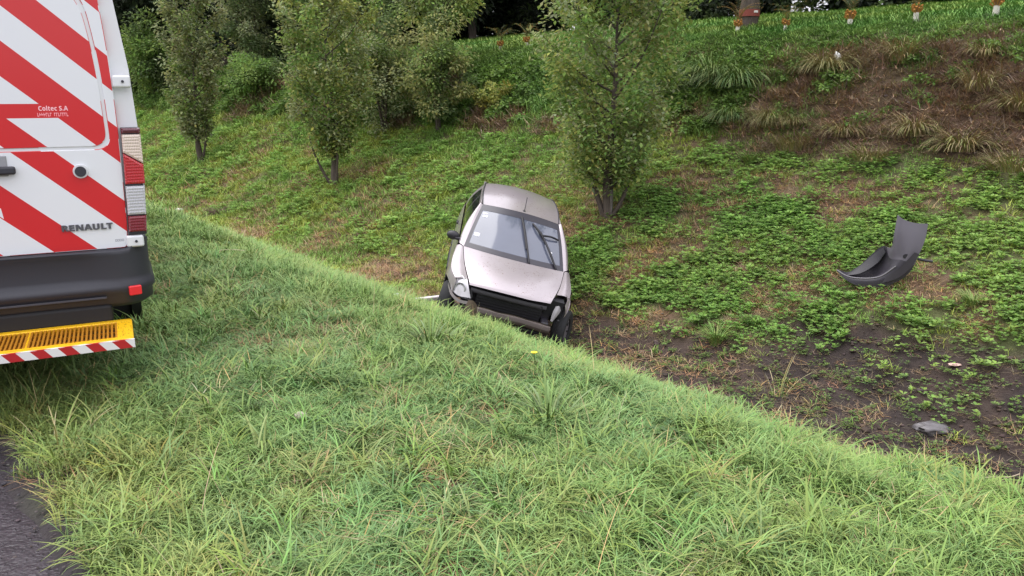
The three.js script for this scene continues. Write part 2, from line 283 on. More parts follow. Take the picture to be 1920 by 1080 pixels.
    const g = mesh2((u, v) => { const i = Math.round(u * (all.length - 1)), [x, z, nx, nz] = all[i], r = rows(x, z), [d, y] = r[Math.round(v * (r.length - 1))]; return V(x + nx * d, y, z + nz * d); }, all.length - 1, 11);
    part('rear_bumper', g, M.plastic, van);
    part('lower_valance', box(1.56, 0.10, 0.10, 0, 0.445, -0.07, 0.02), M.black, van);
    part('bumper_seam', box(1.52, 0.012, 0.01, 0, 0.538, -0.004, 0.003), std(0.06, 0.06, 0.075, 0.5), van);
    for (const s of [1, -1]) part('reflector', box(0.062, 0.05, 0.022, 0, 0, 0, 0.006).rotateY(0.28 * s).translate(0.898 * s, 0.565, 0.004), phys(0.78, 0.03, 0.04, 0.25), van);
  }
  { // fold-down rear step
    const step = new THREE.Group(); step.name = 'rear_step'; van.add(step);
    const yel = grain(256, 23, (n) => { const k = n(20) * 0.5 + n(70, 2) * 0.5; return k > 0.72 ? [0.45, 0.30, 0.10] : [0.93, 0.70 + 0.05 * k, 0.07]; }); yel.colorSpace = THREE.SRGBColorSpace;
    const ym = new THREE.MeshStandardMaterial({ map: yel, roughness: 0.5 });
    const y = 0.39;
    part('frame_bar', box(1.72, 0.035, 0.05, 0, y, 0.0, 0.006), ym, step);
    part('frame_bar', box(1.72, 0.035, 0.05, 0, y, 0.345, 0.006), ym, step);
    for (const x of [-0.84, 0.84]) part('frame_bar', box(0.075, 0.034, 0.40, x * 0.985, y - 0.001, 0.172, 0.006), ym, step);
    part('frame_bar', box(0.03, 0.03, 0.31, 0.02, y - 0.003, 0.172, 0.004), ym, step); part('frame_bar', box(0.02, 0.03, 0.31, 0.40, y - 0.003, 0.172, 0.004), ym, step);
    const gy = new THREE.MeshStandardMaterial({ color: new THREE.Color().setRGB(0.52, 0.37, 0.05), roughness: 0.7, map: yel });
    const bars = []; for (let x = -0.79; x < 0.79; x += 0.019) bars.push(box(0.009, 0.02, 0.31, x, y + 0.004, 0.172)); for (const z of [0.08, 0.17, 0.26]) bars.push(box(1.58, 0.012, 0.008, 0, y - 0.002, z));
    part('tread_grating', merge(bars), gy, step);
    part('step_pan', box(1.60, 0.008, 0.31, 0, y - 0.022, 0.172), std(0.16, 0.10, 0.03, 0.8), step);
    const c2 = document.createElement('canvas'); c2.width = 1024; c2.height = 32; const d2 = c2.getContext('2d'); d2.fillStyle = 'rgb(225,222,222)'; d2.fillRect(0, 0, 1024, 32); d2.fillStyle = 'rgb(178,34,38)';
    for (let k = -1; k < 16; k++) { const x0 = k * 68 + 12; d2.beginPath(); d2.moveTo(x0, 0); d2.lineTo(x0 + 34, 0); d2.lineTo(x0 + 54, 32); d2.lineTo(x0 + 20, 32); d2.fill(); }
    const tp = new THREE.CanvasTexture(c2); tp.colorSpace = THREE.SRGBColorSpace;
    part('striped_edge', box(1.735, 0.042, 0.014, 0, y - 0.006, 0.376), new THREE.MeshStandardMaterial({ map: tp, roughness: 0.4 }), step);
    for (const x of [-0.5, 0.5]) part('bracket', box(0.05, 0.06, 0.5, x, y - 0.05, -0.12), M.black, step);
  }
  // underside, axle and wheels
  part('chassis', box(1.5, 0.16, 4.8, 0, 0.38, -2.7), M.black, van);
  for (const [x, z] of [[0.76, -1.5], [-0.76, -1.5], [0.84, -4.55], [-0.84, -4.55]]) {
    const w = new THREE.Group(); w.name = 'wheel'; w.position.set(x, 0.335, z); van.add(w);
    part('tyre', new THREE.LatheGeometry([[0.20, -0.10], [0.30, -0.115], [0.335, -0.09], [0.338, 0], [0.335, 0.09], [0.30, 0.115], [0.20, 0.10], [0.20, -0.10]].map(([r, h]) => new THREE.Vector2(r, h)), 32).rotateZ(Math.PI / 2), M.rubber, w);
    part('rim', new THREE.CylinderGeometry(0.21, 0.21, 0.15, 24).rotateZ(Math.PI / 2), std(0.35, 0.35, 0.37, 0.4, { metalness: 0.6 }), w);
  }
  for (const s of [1, -1]) { part('wheel_arch_liner', new THREE.CylinderGeometry(0.42, 0.42, 0.06, 24, 1, false, -Math.PI / 2, Math.PI).rotateZ(Math.PI / 2).translate(s * 0.90, 0.42, -1.5), M.black, van); part('side_moulding', box(0.02, 0.16, 2.6, s * 0.995, 0.72, -2.95, 0.008), M.plastic, van); }
  part('windscreen', skin([[[-0.80, 2.30, -3.95], [0, 2.34, -4.05], [0.80, 2.30, -3.95]], [[-0.90, 1.60, -4.66], [0, 1.62, -4.84], [0.90, 1.60, -4.66]]], 10, 6), M.glass, van);
  shade(van);
}
console.log('van');
// ---------------------------------------------------------------- crashed hatchback in the ditch
{
  const car = thing('crashed_hatchback', 'silver beige hatchback with torn-off front bumper, tilted nose down in the ditch', 'car');
  car.position.set(-0.237, -1.402, -11.383); car.rotation.set(0.1218, 0.0109, -0.2679, 'YXZ');
  const spots = grain(256, 41, (n) => { const k = n(9) * 0.4 + n(33, 2) * 0.35 + n(90, 3) * 0.25, v = 0.90 + 0.1 * k; if (n(120, 5) > 0.86 && n(14, 6) > 0.45) return [0.55, 0.46, 0.38]; return [v, v * 0.99, v * 0.985]; });
  const paint = phys(0.425, 0.375, 0.40, 0.30, { metalness: 0.35, clearcoat: 0.8, clearcoatRoughness: 0.12, map: spots });
  const blk = std(0.014, 0.013, 0.017, 0.6), trim = std(0.028, 0.026, 0.034, 0.5), steel = std(0.135, 0.108, 0.10, 0.65, { metalness: 0.2 }), bay = std(0.03, 0.026, 0.032, 0.75);
  const arc = (z, w, y, c, k = 0, n = 8) => { const o = []; for (let i = 0; i <= n; i++) { const t = i / n * 2 - 1; o.push([t * w, y + c * (1 - t * t), z - k * t * t]); } return o; };
  // roof, windscreen, bonnet
  const H0 = arc(0.05, 0.565, 1.372, 0.055, 0.09), H1 = arc(-0.55, 0.578, 1.412, 0.062, 0.02), H2 = arc(-1.28, 0.545, 1.395, 0.055, -0.02), H3 = arc(-1.52, 0.50, 1.345, 0.05, -0.03);
  part('roof', skin([H0, H1, H2, H3], 18, 16), paint, car);
  { // chipped lacquer marks near the rear of the roof
    const r = sheet([H0, H1, H2, H3]), m = std(0.8, 0.79, 0.8, 0.7);
    for (const [u, v, w, h] of [[0.10, 0.68, 0.035, 0.018], [0.16, 0.685, 0.03, 0.012], [0.205, 0.67, 0.02, 0.012], [0.27, 0.665, 0.018, 0.014], [0.31, 0.67, 0.01, 0.02]]) part('paint_chip', mesh2((p, q) => r.at(p, q).addScaledVector(r.normal(p, q), -0.002), 2, 2, u, u + w, v, v + h), m, car);
  }
  const S0 = arc(0.915, 0.70, 0.955, 0.03, 0.15), S1 = arc(0.50, 0.64, 1.175, 0.045, 0.125), S2 = arc(0.065, 0.565, 1.372, 0.055, 0.09);
  const ws = sheet([S0, S1, S2]), onGlass = (u, v, d = 0.012) => { const p = ws.at(u, v), n = ws.normal(u, v); if (n.y < 0) n.negate(); return p.addScaledVector(n, d).toArray(); };
  const fog = grain(256, 47, (n) => { const k = 0.6 * n(4) + 0.4 * n(11, 2), v = 0.86 + 0.14 * k; return [v, v, v]; });
  part('windscreen', mesh2((u, v) => ws.at(u, v), 20, 12), new THREE.MeshPhysicalMaterial({ color: new THREE.Color().setRGB(0.135, 0.15, 0.21), roughness: 0.10, map: fog, transmission: 0.25, thickness: 0, clearcoat: 1, clearcoatRoughness: 0.03 }), car);
  const fr = std(0.030, 0.027, 0.038, 0.3);
  const band = (u0, u1, v0, v1) => part('windscreen_border', mesh2((u, v) => V(...onGlass(u, v, 0.003)), 14, 4, u0, u1, v0, v1), fr, car);
  band(0, 1, 0.86, 1); band(0, 1, 0, 0.10); band(0, 0.035, 0.10, 0.86); band(0.965, 1, 0.10, 0.86);
  const B0 = arc(0.935, 0.705, 0.962, 0.03, 0.15), B1 = arc(1.30, 0.645, 0.872, 0.05, 0.12), B2 = arc(1.62, 0.545, 0.765, 0.04, 0.09), B3 = arc(1.655, 0.53, 0.735, 0.035, 0.09);
  B2[8][1] += 0.02; B3[8][1] += 0.02; B3[7][1] += 0.012;
  part('bonnet', skin([B0, B1, B2, B3], 18, 16), paint, car);
  part('bonnet_underside', skin([B0, B1, B2].map((c) => c.map(([x, y, z]) => [x * 0.96, y - 0.02, z - 0.005])), 8, 6), bay, car);
  part('cowl', skin([arc(0.955, 0.70, 0.935, 0.03, 0.15), arc(0.90, 0.70, 0.942, 0.03, 0.15)], 12, 2), blk, car);
  // wipers
  const arm = (n, a, b, r = 0.013) => part(n, tube([onGlass(...a, 0.018), onGlass((a[0] + b[0]) / 2, (a[1] + b[1]) / 2, 0.04), onGlass(...b, 0.02)], r, 8, 5), blk, car);
  arm('wiper_arm', [0.64, 0.0], [0.515, 0.86]); arm('wiper_blade', [0.60, 0.25], [0.505, 0.88], 0.017);
  arm('wiper_arm', [0.915, 0.0], [0.74, 0.66], 0.015); arm('wiper_blade', [0.645, 0.80], [0.80, 0.47], 0.016); arm('wiper_blade', [0.755, 0.60], [0.955, 0.60], 0.014);
  const paper = std(0.72, 0.72, 0.76, 0.8);
  for (const [u, v, w, h] of [[0.05, 0.78, 0.055, 0.03], [0.06, 0.71, 0.055, 0.045], [0.05, 0.27, 0.055, 0.07], [0.86, 0.30, 0.02, 0.03]]) part('sticker', mesh2((p, q) => V(...onGlass(p, q, 0.0025)), 2, 2, u, u + w, v, v + h), paper, car);
  part('antenna', tube([[0.03, 1.425, -0.02], [0.035, 1.455, -0.06], [0.05, 1.56, -0.34]], 0.006, 8, 5), blk, car);
  part('antenna_base', new THREE.SphereGeometry(0.028, 10, 6).scale(1, 0.6, 1.4).translate(0.03, 1.425, -0.03), blk, car);
  // sides
  const archF = 1.27, archR = -1.20, AR = 0.365;
  const X = (y, z) => { const b = 0.842 - 0.05 * ((y - 0.58) / 0.36) ** 2; return b - 0.20 * sm(1.15, 1.85, z) - 0.18 * sm(-1.3, -2.0, z); };
  const low = (z) => { let y = 0.235; for (const c of [archF, archR]) { const d = Math.abs(z - c); if (d < AR) y = Math.max(y, 0.30 + Math.sqrt(AR * AR - d * d)); } return y; };
  const belt = (z) => (z < 0.72 ? 0.955 + 0.02 * sm(0.7, -1.6, z) : lerp(0.955, 0.735, sm(0.4, 1.9, z) * 1.12 - 0.04));
  const glassCurve = (t) => [lerp(0.66, -1.50, t), lerp(-0.06, -1.28, t)];
  const inner = (z) => { const v = z > 0.8 ? null : null; return v; };
  for (const s of [-1, 1]) {
    const side = (n, z0, z1, front) => part(n, mesh2((u, v) => { const z = lerp(z0, z1, u), y = lerp(low(z), belt(z), v); return V(s * X(y, z), y, z); }, Math.ceil(Math.abs(z1 - z0) / 0.03), 8), paint, car);
    side('front_wing', 0.70, s < 0 ? 1.56 : 1.44); const d = side('front_door', -0.28, 0.69); const rd = side('rear_door', -0.95, -0.29); side('rear_wing', -1.95, -0.96);
    part('door_handle', box(0.03, 0.03, 0.16, s * 0.835, 0.80, -0.16, 0.012), blk, d); part('door_handle', box(0.03, 0.03, 0.14, s * 0.835, 0.80, -0.80, 0.012), blk, rd);
    part('rubbing_strip', box(0.012, 0.05, 0.92, s * 0.846, 0.56, 0.205, 0.004), trim, d); part('rubbing_strip', box(0.012, 0.05, 0.50, s * 0.846, 0.56, -0.58, 0.004), trim, rd);
    part('sill', box(0.06, 0.10, 1.7, s * 0.80, 0.225, 0.03, 0.02), blk, car);
    // top of the wing, between the side and the bonnet edge
    const e = (i, c) => [s * Math.abs(c[i][0]), c[i][1], c[i][2]];
    const edge = [[s * 0.705, 0.962, 0.785], [s * 0.645, 0.872, 1.18], [s * 0.60, 0.82, 1.36], ...(s < 0 ? [[s * 0.555, 0.775, 1.50]] : [])].map(([x, y, z]) => [x + s * 0.008, y - 0.004, z]);
    const outer = [0.72, 1.12, 1.32, ...(s < 0 ? [1.50] : [])].map((z) => [s * X(belt(z), z), belt(z), z]);
    const mid = edge.map((p, i) => [(p[0] + outer[i][0]) / 2, (p[1] + outer[i][1]) / 2 + 0.014, (p[2] + outer[i][2]) / 2]);
    part('wing_top', skin([edge, mid, outer], 12, 6), paint, car);
    // pillars and side glass
    const gl = (t, v) => { const [zb, zt] = glassCurve(t), b = [X(belt(zb), zb) - 0.012, belt(zb), zb], tp = [0.60 - 0.03 * t, 1.385 - 0.02 * t, zt]; return V(s * (lerp(b[0], tp[0], v) + 0.035 * Math.sin(v * Math.PI)), lerp(b[1], tp[1], v), lerp(b[2], tp[2], v)); };
    part('side_window', mesh2(gl, 10, 8, 0.0, 0.48, 0.02, 0.94), M.glass, car); part('side_window', mesh2(gl, 8, 8, 0.52, 0.84, 0.02, 0.94), M.glass, car);
    part('door_pillar', mesh2(gl, 2, 8, 0.48, 0.52, 0, 1), blk, car); part('rear_pillar', mesh2(gl, 5, 8, 0.84, 1, 0, 1), paint, car);
    part('window_frame', mesh2(gl, 14, 2, 0, 0.86, 0.94, 1), paint, car);
    const ap = []; const ac = []; const am = [];
    for (let k = 0; k <= 6; k++) { const v = k / 6, g = gl(0, v), w = ws.at(s < 0 ? 0 : 1, v); ap.push(g.toArray()); ac.push(w.toArray()); am.push([(g.x + w.x) / 2 + s * 0.014, (g.y + w.y) / 2 + 0.012, (g.z + w.z) / 2 + 0.01]); }
    part('windscreen_pillar', skin([ap, am, ac], 12, 5), paint, car);
    const rl = []; const rr = []; for (let k = 0; k <= 8; k++) { const v = k / 8, r = sheet([H0, H1, H2, H3]).at(s < 0 ? 0 : 1, v); rr.push([r.x, r.y, r.z]); const g = gl(v, 1); rl.push([g.x, g.y, lerp(g.z, r.z, 0.9)]); }
    part('roof_rail', skin([rl, rr.map((p, i) => [(p[0] + rl[i][0]) / 2 + s * 0.004, (p[1] + rl[i][1]) / 2 + 0.012, p[2]]), rr], 16, 4), paint, car);
    part('roof_drip_strip', tube(rr.map(([x, y, z]) => [x + s * 0.003, y + 0.003, z]), 0.011, 20, 5), blk, car);
  }
  // tail (out of sight from the road)
  const T0 = arc(-1.52, 0.50, 1.345, 0.05, -0.03), T1 = arc(-1.80, 0.60, 0.98, 0.04, -0.08), T2 = arc(-1.99, 0.64, 0.72, 0.02, -0.10), T3 = arc(-2.02, 0.66, 0.30, 0.0, -0.12);
  part('tailgate', skin([T1, T2, T3], 12, 10), paint, car); part('rear_window', skin([T0, T1], 12, 6), M.glass, car);
  for (const s of [-1, 1]) part('tail_light', box(0.12, 0.26, 0.10, s * 0.64, 0.83, -1.80, 0.03), phys(0.4, 0.01, 0.02, 0.2, { clearcoat: 1 }), car);
  // cabin
  part('cabin_floor', box(1.46, 0.06, 2.7, 0, 0.30, -0.45), blk, car); part('dashboard', box(1.36, 0.22, 0.34, 0, 0.86, 0.58, 0.06), bay, car); part('firewall', box(1.36, 0.60, 0.03, 0, 0.60, 0.78), blk, car);
  for (const x of [-0.36, 0.36]) { const st = new THREE.Group(); st.name = 'seat'; car.add(st); const gm = std(0.09, 0.09, 0.10, 0.9); part('seat_cushion', box(0.5, 0.16, 0.5, x, 0.48, -0.2, 0.05), gm, st); part('seat_back', box(0.5, 0.62, 0.14, x, 0.80, -0.48, 0.05), gm, st); part('headrest', box(0.27, 0.17, 0.10, x, 1.20, -0.52, 0.04), gm, st); }
  part('steering_wheel', new THREE.TorusGeometry(0.18, 0.016, 6, 20).rotateX(-0.5).translate(0.36, 0.92, 0.36), blk, car);
  // door mirror (the other one is gone)
  { const mr = part('door_mirror', new THREE.SphereGeometry(0.10, 16, 12).scale(0.85, 0.62, 0.55).translate(-0.875, 0.985, 0.50), trim, car); part('mirror_foot', box(0.08, 0.04, 0.06, -0.80, 0.965, 0.53, 0.015), trim, mr); part('mirror_glass', new THREE.CircleGeometry(0.085, 16).scale(1, 0.6, 1).rotateY(Math.PI).translate(-0.875, 0.985, 0.447), M.glass, mr); }
  // headlight on the intact side
  { const hl = new THREE.Group(); hl.name = 'headlight'; car.add(hl);
    const lensM = phys(0.52, 0.50, 0.53, 0.14, { clearcoat: 1, clearcoatRoughness: 0.04 });
    part('lens', skin([[[-0.72, 0.775, 1.36], [-0.66, 0.79, 1.44], [-0.57, 0.775, 1.51]], [[-0.755, 0.69, 1.44], [-0.655, 0.70, 1.56], [-0.53, 0.70, 1.60]], [[-0.74, 0.595, 1.52], [-0.63, 0.585, 1.64], [-0.48, 0.60, 1.66]]], 14, 12), lensM, hl);
    part('bowl', new THREE.TorusGeometry(0.072, 0.013, 8, 22).rotateY(-0.45).rotateX(-0.15).translate(-0.635, 0.665, 1.578), std(0.55, 0.54, 0.57, 0.25, { metalness: 0.4 }), hl);
    part('indicator_bowl', new THREE.TorusGeometry(0.045, 0.010, 8, 18).rotateY(-0.45).rotateX(-0.5).translate(-0.655, 0.748, 1.488), std(0.75, 0.73, 0.74, 0.3), hl);
    part('lamp_surround', tube([[-0.76, 0.60, 1.46], [-0.63, 0.575, 1.63], [-0.47, 0.59, 1.665], [-0.50, 0.70, 1.635]], 0.012, 12, 5), blk, hl);
  }
  // bare front: support, radiator, crash beam, torn liner and hanging pieces
  part('front_wing_nose', skin([[[-0.80, 0.665, 1.46], [-0.735, 0.60, 1.58], [-0.62, 0.555, 1.67], [-0.47, 0.565, 1.70]], [[-0.79, 0.62, 1.48], [-0.73, 0.555, 1.60], [-0.62, 0.515, 1.68], [-0.47, 0.53, 1.71]]], 10, 3), paint, car);
  part('side_bracket', skin([[[-0.66, 0.49, 1.62], [-0.54, 0.47, 1.68], [-0.44, 0.50, 1.70]], [[-0.68, 0.36, 1.60], [-0.56, 0.33, 1.66], [-0.44, 0.36, 1.70]]], 8, 5), steel, car);
  part('engine_bay', box(1.16, 0.36, 0.62, 0, 0.55, 1.16), bay, car);
  part('radiator', box(0.86, 0.30, 0.05, 0.02, 0.54, 1.55, 0.01), blk, car);
  { const f = []; for (let k = 0; k < 7; k++) f.push(box(0.84, 0.006, 0.012, 0.02, 0.43 + k * 0.036, 1.577)); part('radiator_fins', merge(f), blk, car); }
  part('lock_panel', skin([arc(1.60, 0.50, 0.70, 0.012, 0.05), arc(1.615, 0.50, 0.655, 0.012, 0.05), arc(1.585, 0.50, 0.63, 0.012, 0.05)], 14, 4), std(0.055, 0.05, 0.06, 0.5), car);
  part('crash_beam', mesh2((u, v) => { const x = lerp(-0.47, 0.60, u), q = v * Math.PI * 2; return V(x, 0.465 - 0.03 * sm(0.2, 0.6, x) + 0.055 * Math.sin(q), 1.70 - 0.10 * (x * x) + 0.035 * Math.cos(q)); }, 24, 10), steel, car);
  part('crash_beam_flange', mesh2((u, v) => { const x = lerp(-0.47, 0.60, u); return V(x, 0.525 - 0.03 * sm(0.2, 0.6, x) + 0.018 * v + 0.006 * Math.sin(x * 17), 1.72 - 0.10 * x * x + 0.015 * v); }, 24, 2), std(0.24, 0.20, 0.19, 0.55, { metalness: 0.2 }), car);
  part('lower_support', box(1.1, 0.06, 0.06, 0, 0.30, 1.56, 0.01), blk, car);
  part('torn_liner', skin([[[-0.50, 0.58, 1.69], [-0.44, 0.60, 1.73], [-0.38, 0.55, 1.72]], [[-0.53, 0.44, 1.73], [-0.44, 0.42, 1.77], [-0.36, 0.43, 1.74]], [[-0.50, 0.28, 1.72], [-0.46, 0.24, 1.75], [-0.40, 0.27, 1.71]]], 8, 8), std(0.10, 0.075, 0.05, 0.9), car);
  part('lamp_cavity', box(0.24, 0.20, 0.16, 0.60, 0.67, 1.40), blk, car);
  part('hanging_lamp_shell', skin([[[0.635, 0.74, 1.46], [0.675, 0.755, 1.45], [0.72, 0.735, 1.42]], [[0.60, 0.64, 1.52], [0.645, 0.65, 1.53], [0.69, 0.64, 1.50]], [[0.595, 0.53, 1.56], [0.615, 0.52, 1.57], [0.63, 0.53, 1.56]]], 8, 8), std(0.36, 0.34, 0.355, 0.45), car);
  part('crumpled_wing_edge', skin([[[0.74, 0.83, 1.30], [0.755, 0.79, 1.40], [0.735, 0.74, 1.47]], [[0.80, 0.79, 1.31], [0.79, 0.72, 1.42], [0.765, 0.66, 1.49]], [[0.81, 0.70, 1.42], [0.785, 0.62, 1.46], [0.755, 0.58, 1.51]]], 8, 8), paint, car);
  part('liner_strut', box(0.03, 0.30, 0.04, 0.69, 0.42, 1.58, 0.01), blk, car); part('side_rail', box(0.10, 0.12, 0.5, 0.52, 0.46, 1.42, 0.02), trim, car); part('side_rail', box(0.10, 0.12, 0.5, -0.48, 0.46, 1.42, 0.02), trim, car);
  // wheels
  for (const [x, z, turn, tilt] of [[-0.755, 1.27, -0.10, 0], [0.83, 1.24, -0.32, 0.10], [-0.745, -1.20, 0, 0], [0.745, -1.20, 0, 0]]) {
    const w = new THREE.Group(); w.name = 'wheel'; w.position.set(x, 0.295, z); w.rotation.set(0, turn, tilt); car.add(w);
    part('tyre', new THREE.LatheGeometry([[0.185, -0.075], [0.26, -0.092], [0.292, -0.07], [0.296, 0], [0.292, 0.07], [0.26, 0.092], [0.185, 0.075], [0.185, -0.075]].map(([r, h]) => new THREE.Vector2(r, h)), 32).rotateZ(Math.PI / 2), M.rubber, w);
    const rim = part('hubcap', new THREE.LatheGeometry([[0, 0.055], [0.05, 0.06], [0.12, 0.045], [0.175, 0.06], [0.19, 0.05], [0.19, -0.05]].map(([r, h]) => new THREE.Vector2(r, h)), 24).rotateZ(x > 0 ? -Math.PI / 2 : Math.PI / 2), std(0.16, 0.145, 0.17, 0.6), w);
    const sl = []; for (let k = 0; k < 7; k++) { const q = k / 7 * Math.PI * 2; sl.push(box(0.012, 0.05, 0.022, Math.sign(x) * 0.058, 0, 0, 0.004).translate(0, 0.13, 0).rotateX(q)); } part('slots', merge(sl), blk, rim);
  }
  shade(car);
}
{ // torn bumper cover lying on the bank
  const b = thing('torn_bumper_cover', 'dark grey torn bumper cover standing curled on the weedy bank', 'bumper');
  const [x, z] = W3(4.33, 9.98); b.position.set(x, height(4.33, 9.98) + 0.05, z); b.rotation.y = -0.45; b.scale.setScalar(1.0);
  const E0 = [[-0.53, 0.115, 0.0], [-0.40, 0.015, 0.05], [-0.22, -0.045, 0.08], [0.055, -0.01, 0.11], [0.30, 0.17, 0.10], [0.395, 0.42, 0.07], [0.445, 0.62, 0.03], [0.455, 0.80, 0.0]];
  const E1 = [[-0.525, 0.12, -0.005], [-0.41, 0.065, 0.03], [-0.27, 0.05, 0.05], [-0.02, 0.10, 0.09], [0.16, 0.26, 0.11], [0.27, 0.44, 0.10], [0.30, 0.63, 0.07], [0.30, 0.805, 0.03]];
  const E2 = [[-0.52, 0.12, -0.02], [-0.40, 0.03, -0.06], [-0.26, 0.005, -0.10], [-0.08, 0.06, -0.12], [0.03, 0.24, -0.06], [0.12, 0.44, 0.04], [0.15, 0.63, 0.05], [0.17, 0.845, 0.02]];
  const E3 = [[-0.515, 0.125, -0.03], [-0.39, 0.085, -0.12], [-0.28, 0.16, -0.17], [-0.12, 0.35, -0.20], [-0.02, 0.46, -0.13], [0.08, 0.47, -0.02], [0.095, 0.64, 0.01], [0.11, 0.885, -0.02]];
  const sm1 = std(0.115, 0.105, 0.125, 0.28), dk = std(0.02, 0.018, 0.024, 0.5);
  const solid = (cs, t, a0, a1) => { const s = sheet(cs), q = (u) => lerp(a0, a1, u), f = (o) => mesh2((u, v) => s.at(q(u), v).addScaledVector(s.normal(q(u), v), o), 24, 10), rim = (fn, n) => mesh2((u, v) => { const [x, y] = fn(u); return s.at(x, y).addScaledVector(s.normal(x, y), (v - 0.5) * t); }, n, 1);
    return merge([f(t / 2), f(-t / 2), rim((u) => [q(u), 0], 24), rim((u) => [q(u), 1], 24), rim((u) => [a1, u], 10)]); };
  part('outer_skin', solid([E0, E1, E2, E3], 0.008, 0, 0.64), std(0.035, 0.031, 0.04, 0.38), b); part('end_panel', solid([E0, E1, E2, E3], 0.008, 0.64, 1), sm1, b);
  part('rolled_lip', tube(E1.slice(0, 5).map(([px, py, pz]) => [px, py + 0.004, pz + 0.006]), 0.010, 24, 6), std(0.16, 0.15, 0.165, 0.4), b);
  part('inner_web', skin([[[-0.40, 0.06, -0.03], [-0.24, 0.10, -0.05], [-0.06, 0.25, -0.06], [0.02, 0.40, -0.03]], [[-0.36, 0.10, -0.13], [-0.22, 0.22, -0.15], [-0.10, 0.36, -0.15], [-0.01, 0.45, -0.10]]], 12, 4), dk, b);
  part('lamp_hole_patch', new THREE.CircleGeometry(0.034, 14).scale(1.1, 0.85, 1).rotateY(0.25).translate(0.255, 0.395, 0.112), dk, b);
  part('scraped_underside', skin([[[0.02, 0.03, 0.125], [0.20, 0.12, 0.135], [0.33, 0.27, 0.115], [0.40, 0.43, 0.085]], [[0.06, 0.12, 0.112], [0.19, 0.235, 0.128], [0.29, 0.37, 0.115], [0.345, 0.45, 0.098]]], 16, 6), std(0.03, 0.026, 0.032, 0.65), b);
  part('bracket_stub', tube([[0.39, 0.36, 0.03], [0.47, 0.345, 0.02], [0.56, 0.34, 0.02]], 0.018, 8, 6), dk, b);
  shade(b);
}
console.log('car');
// ---------------------------------------------------------------- trees, shrubs, palms
const leafMat = (rough = 0.6) => new THREE.MeshPhysicalMaterial({ vertexColors: true, roughness: rough, transmission: 0.45, thickness: 0, specularIntensity: 0.35, side: THREE.DoubleSide });
const LEAF = leafMat(0.95), GRASS = new THREE.MeshPhysicalMaterial({ vertexColors: true, roughness: 0.6, specularIntensity: 0.4, side: THREE.DoubleSide });
const bark = grain(256, 61, (n) => { const v = 0.30 + 0.5 * (0.5 * n(8) + 0.5 * n(60, 2)); return [v, v * 0.97, v * 0.95]; });
const BARK = new THREE.MeshStandardMaterial({ color: new THREE.Color().setRGB(0.17, 0.135, 0.115), map: bark, bumpMap: bark, bumpScale: 0.02, roughness: 0.9 });
const PALEBARK = new THREE.MeshStandardMaterial({ color: new THREE.Color().setRGB(0.34, 0.31, 0.29), map: bark, bumpMap: bark, bumpScale: 0.02, roughness: 0.9 });
class Leaves {
  constructor() { this.p = []; this.c = []; this.i = []; }
  add(x, y, z, dx, dy, dz, nx, ny, nz, L, w, col) { // a folded leaf from its base along d, facing n
    let l = Math.hypot(dx, dy, dz); dx /= l; dy /= l; dz /= l;
    let bx = dy * nz - dz * ny, by = dz * nx - dx * nz, bz = dx * ny - dy * nx; l = Math.hypot(bx, by, bz) || 1; bx /= l; by /= l; bz /= l;
    const ux = by * dz - bz * dy, uy = bz * dx - bx * dz, uz = bx * dy - by * dx, k = this.p.length / 3, f = w * 0.35, m = 0.45 * L;
    this.p.push(x, y, z, x + dx * m + bx * w + ux * f, y + dy * m + by * w + uy * f, z + dz * m + bz * w + uz * f, x + dx * L, y + dy * L, z + dz * L, x + dx * m - bx * w + ux * f, y + dy * m - by * w + uy * f, z + dz * m - bz * w + uz * f);
    for (let q = 0; q < 4; q++) this.c.push(...col); this.i.push(k, k + 1, k + 2, k, k + 2, k + 3);
  }
  blade(x, y, z, phi, lean, bend, L, w, col, seg = 4) { // a grass blade
    const k = this.p.length / 3; let px = x, py = y, pz = z; const cx = Math.cos(phi), sx = Math.sin(phi), ox = -sx, oz = cx;
    for (let q = 0; q <= seg; q++) {
      const t = q / seg, ww = w * (q === seg ? 0.05 : 1 - 0.55 * t * t);
      this.p.push(px - ox * ww, py, pz - oz * ww, px + ox * ww, py, pz + oz * ww); this.c.push(...col, ...col);
      const th = lean + bend * t; px += cx * Math.sin(th) * L / seg; pz += sx * Math.sin(th) * L / seg; py = Math.max(0.006, py + Math.cos(th) * L / seg);
      if (q < seg) { const b = k + q * 2; this.i.push(b, b + 1, b + 3, b, b + 3, b + 2); }
    }
  }
  build() { const g = new THREE.BufferGeometry(); g.setAttribute('position', new THREE.Float32BufferAttribute(this.p, 3)); g.setAttribute('color', new THREE.Float32BufferAttribute(this.c, 3)); g.setIndex(this.i); g.computeVertexNormals(); return g; }
}
const tint = (c, r, k = 0.25) => { const f = 1 - k + 2 * k * r(); return [c[0] * f * (0.9 + 0.25 * r()), c[1] * f, c[2] * f * (0.8 + 0.4 * r())]; };
const pick = (list, r) => list[Math.floor(r() * list.length)];
const taper = (pts, r0, r1, seg = 10, rad = 7) => { // tapered limb
  const c = new THREE.CatmullRomCurve3(pts.map((p) => V(...p))), g = new THREE.TubeGeometry(c, seg, 1, rad, false), p = g.attributes.position;
  for (let i = 0; i <= seg; i++) { const o = c.getPointAt(i / seg), R = lerp(r0, r1, i / seg) * (1 + 0.12 * Math.sin(i * 2.3 + r0 * 90)); for (let j = 0; j <= rad; j++) { const k = i * (rad + 1) + j; p.setXYZ(k, o.x + (p.getX(k) - o.x) * R, o.y + (p.getY(k) - o.y) * R, o.z + (p.getZ(k) - o.z) * R); } }
  g.computeVertexNormals(); return g;
};
const onGround = (o, a, s, sink = 0.04) => { const [x, z] = W3(a, s); o.position.set(x, height(a, s) - sink, z); return o; };

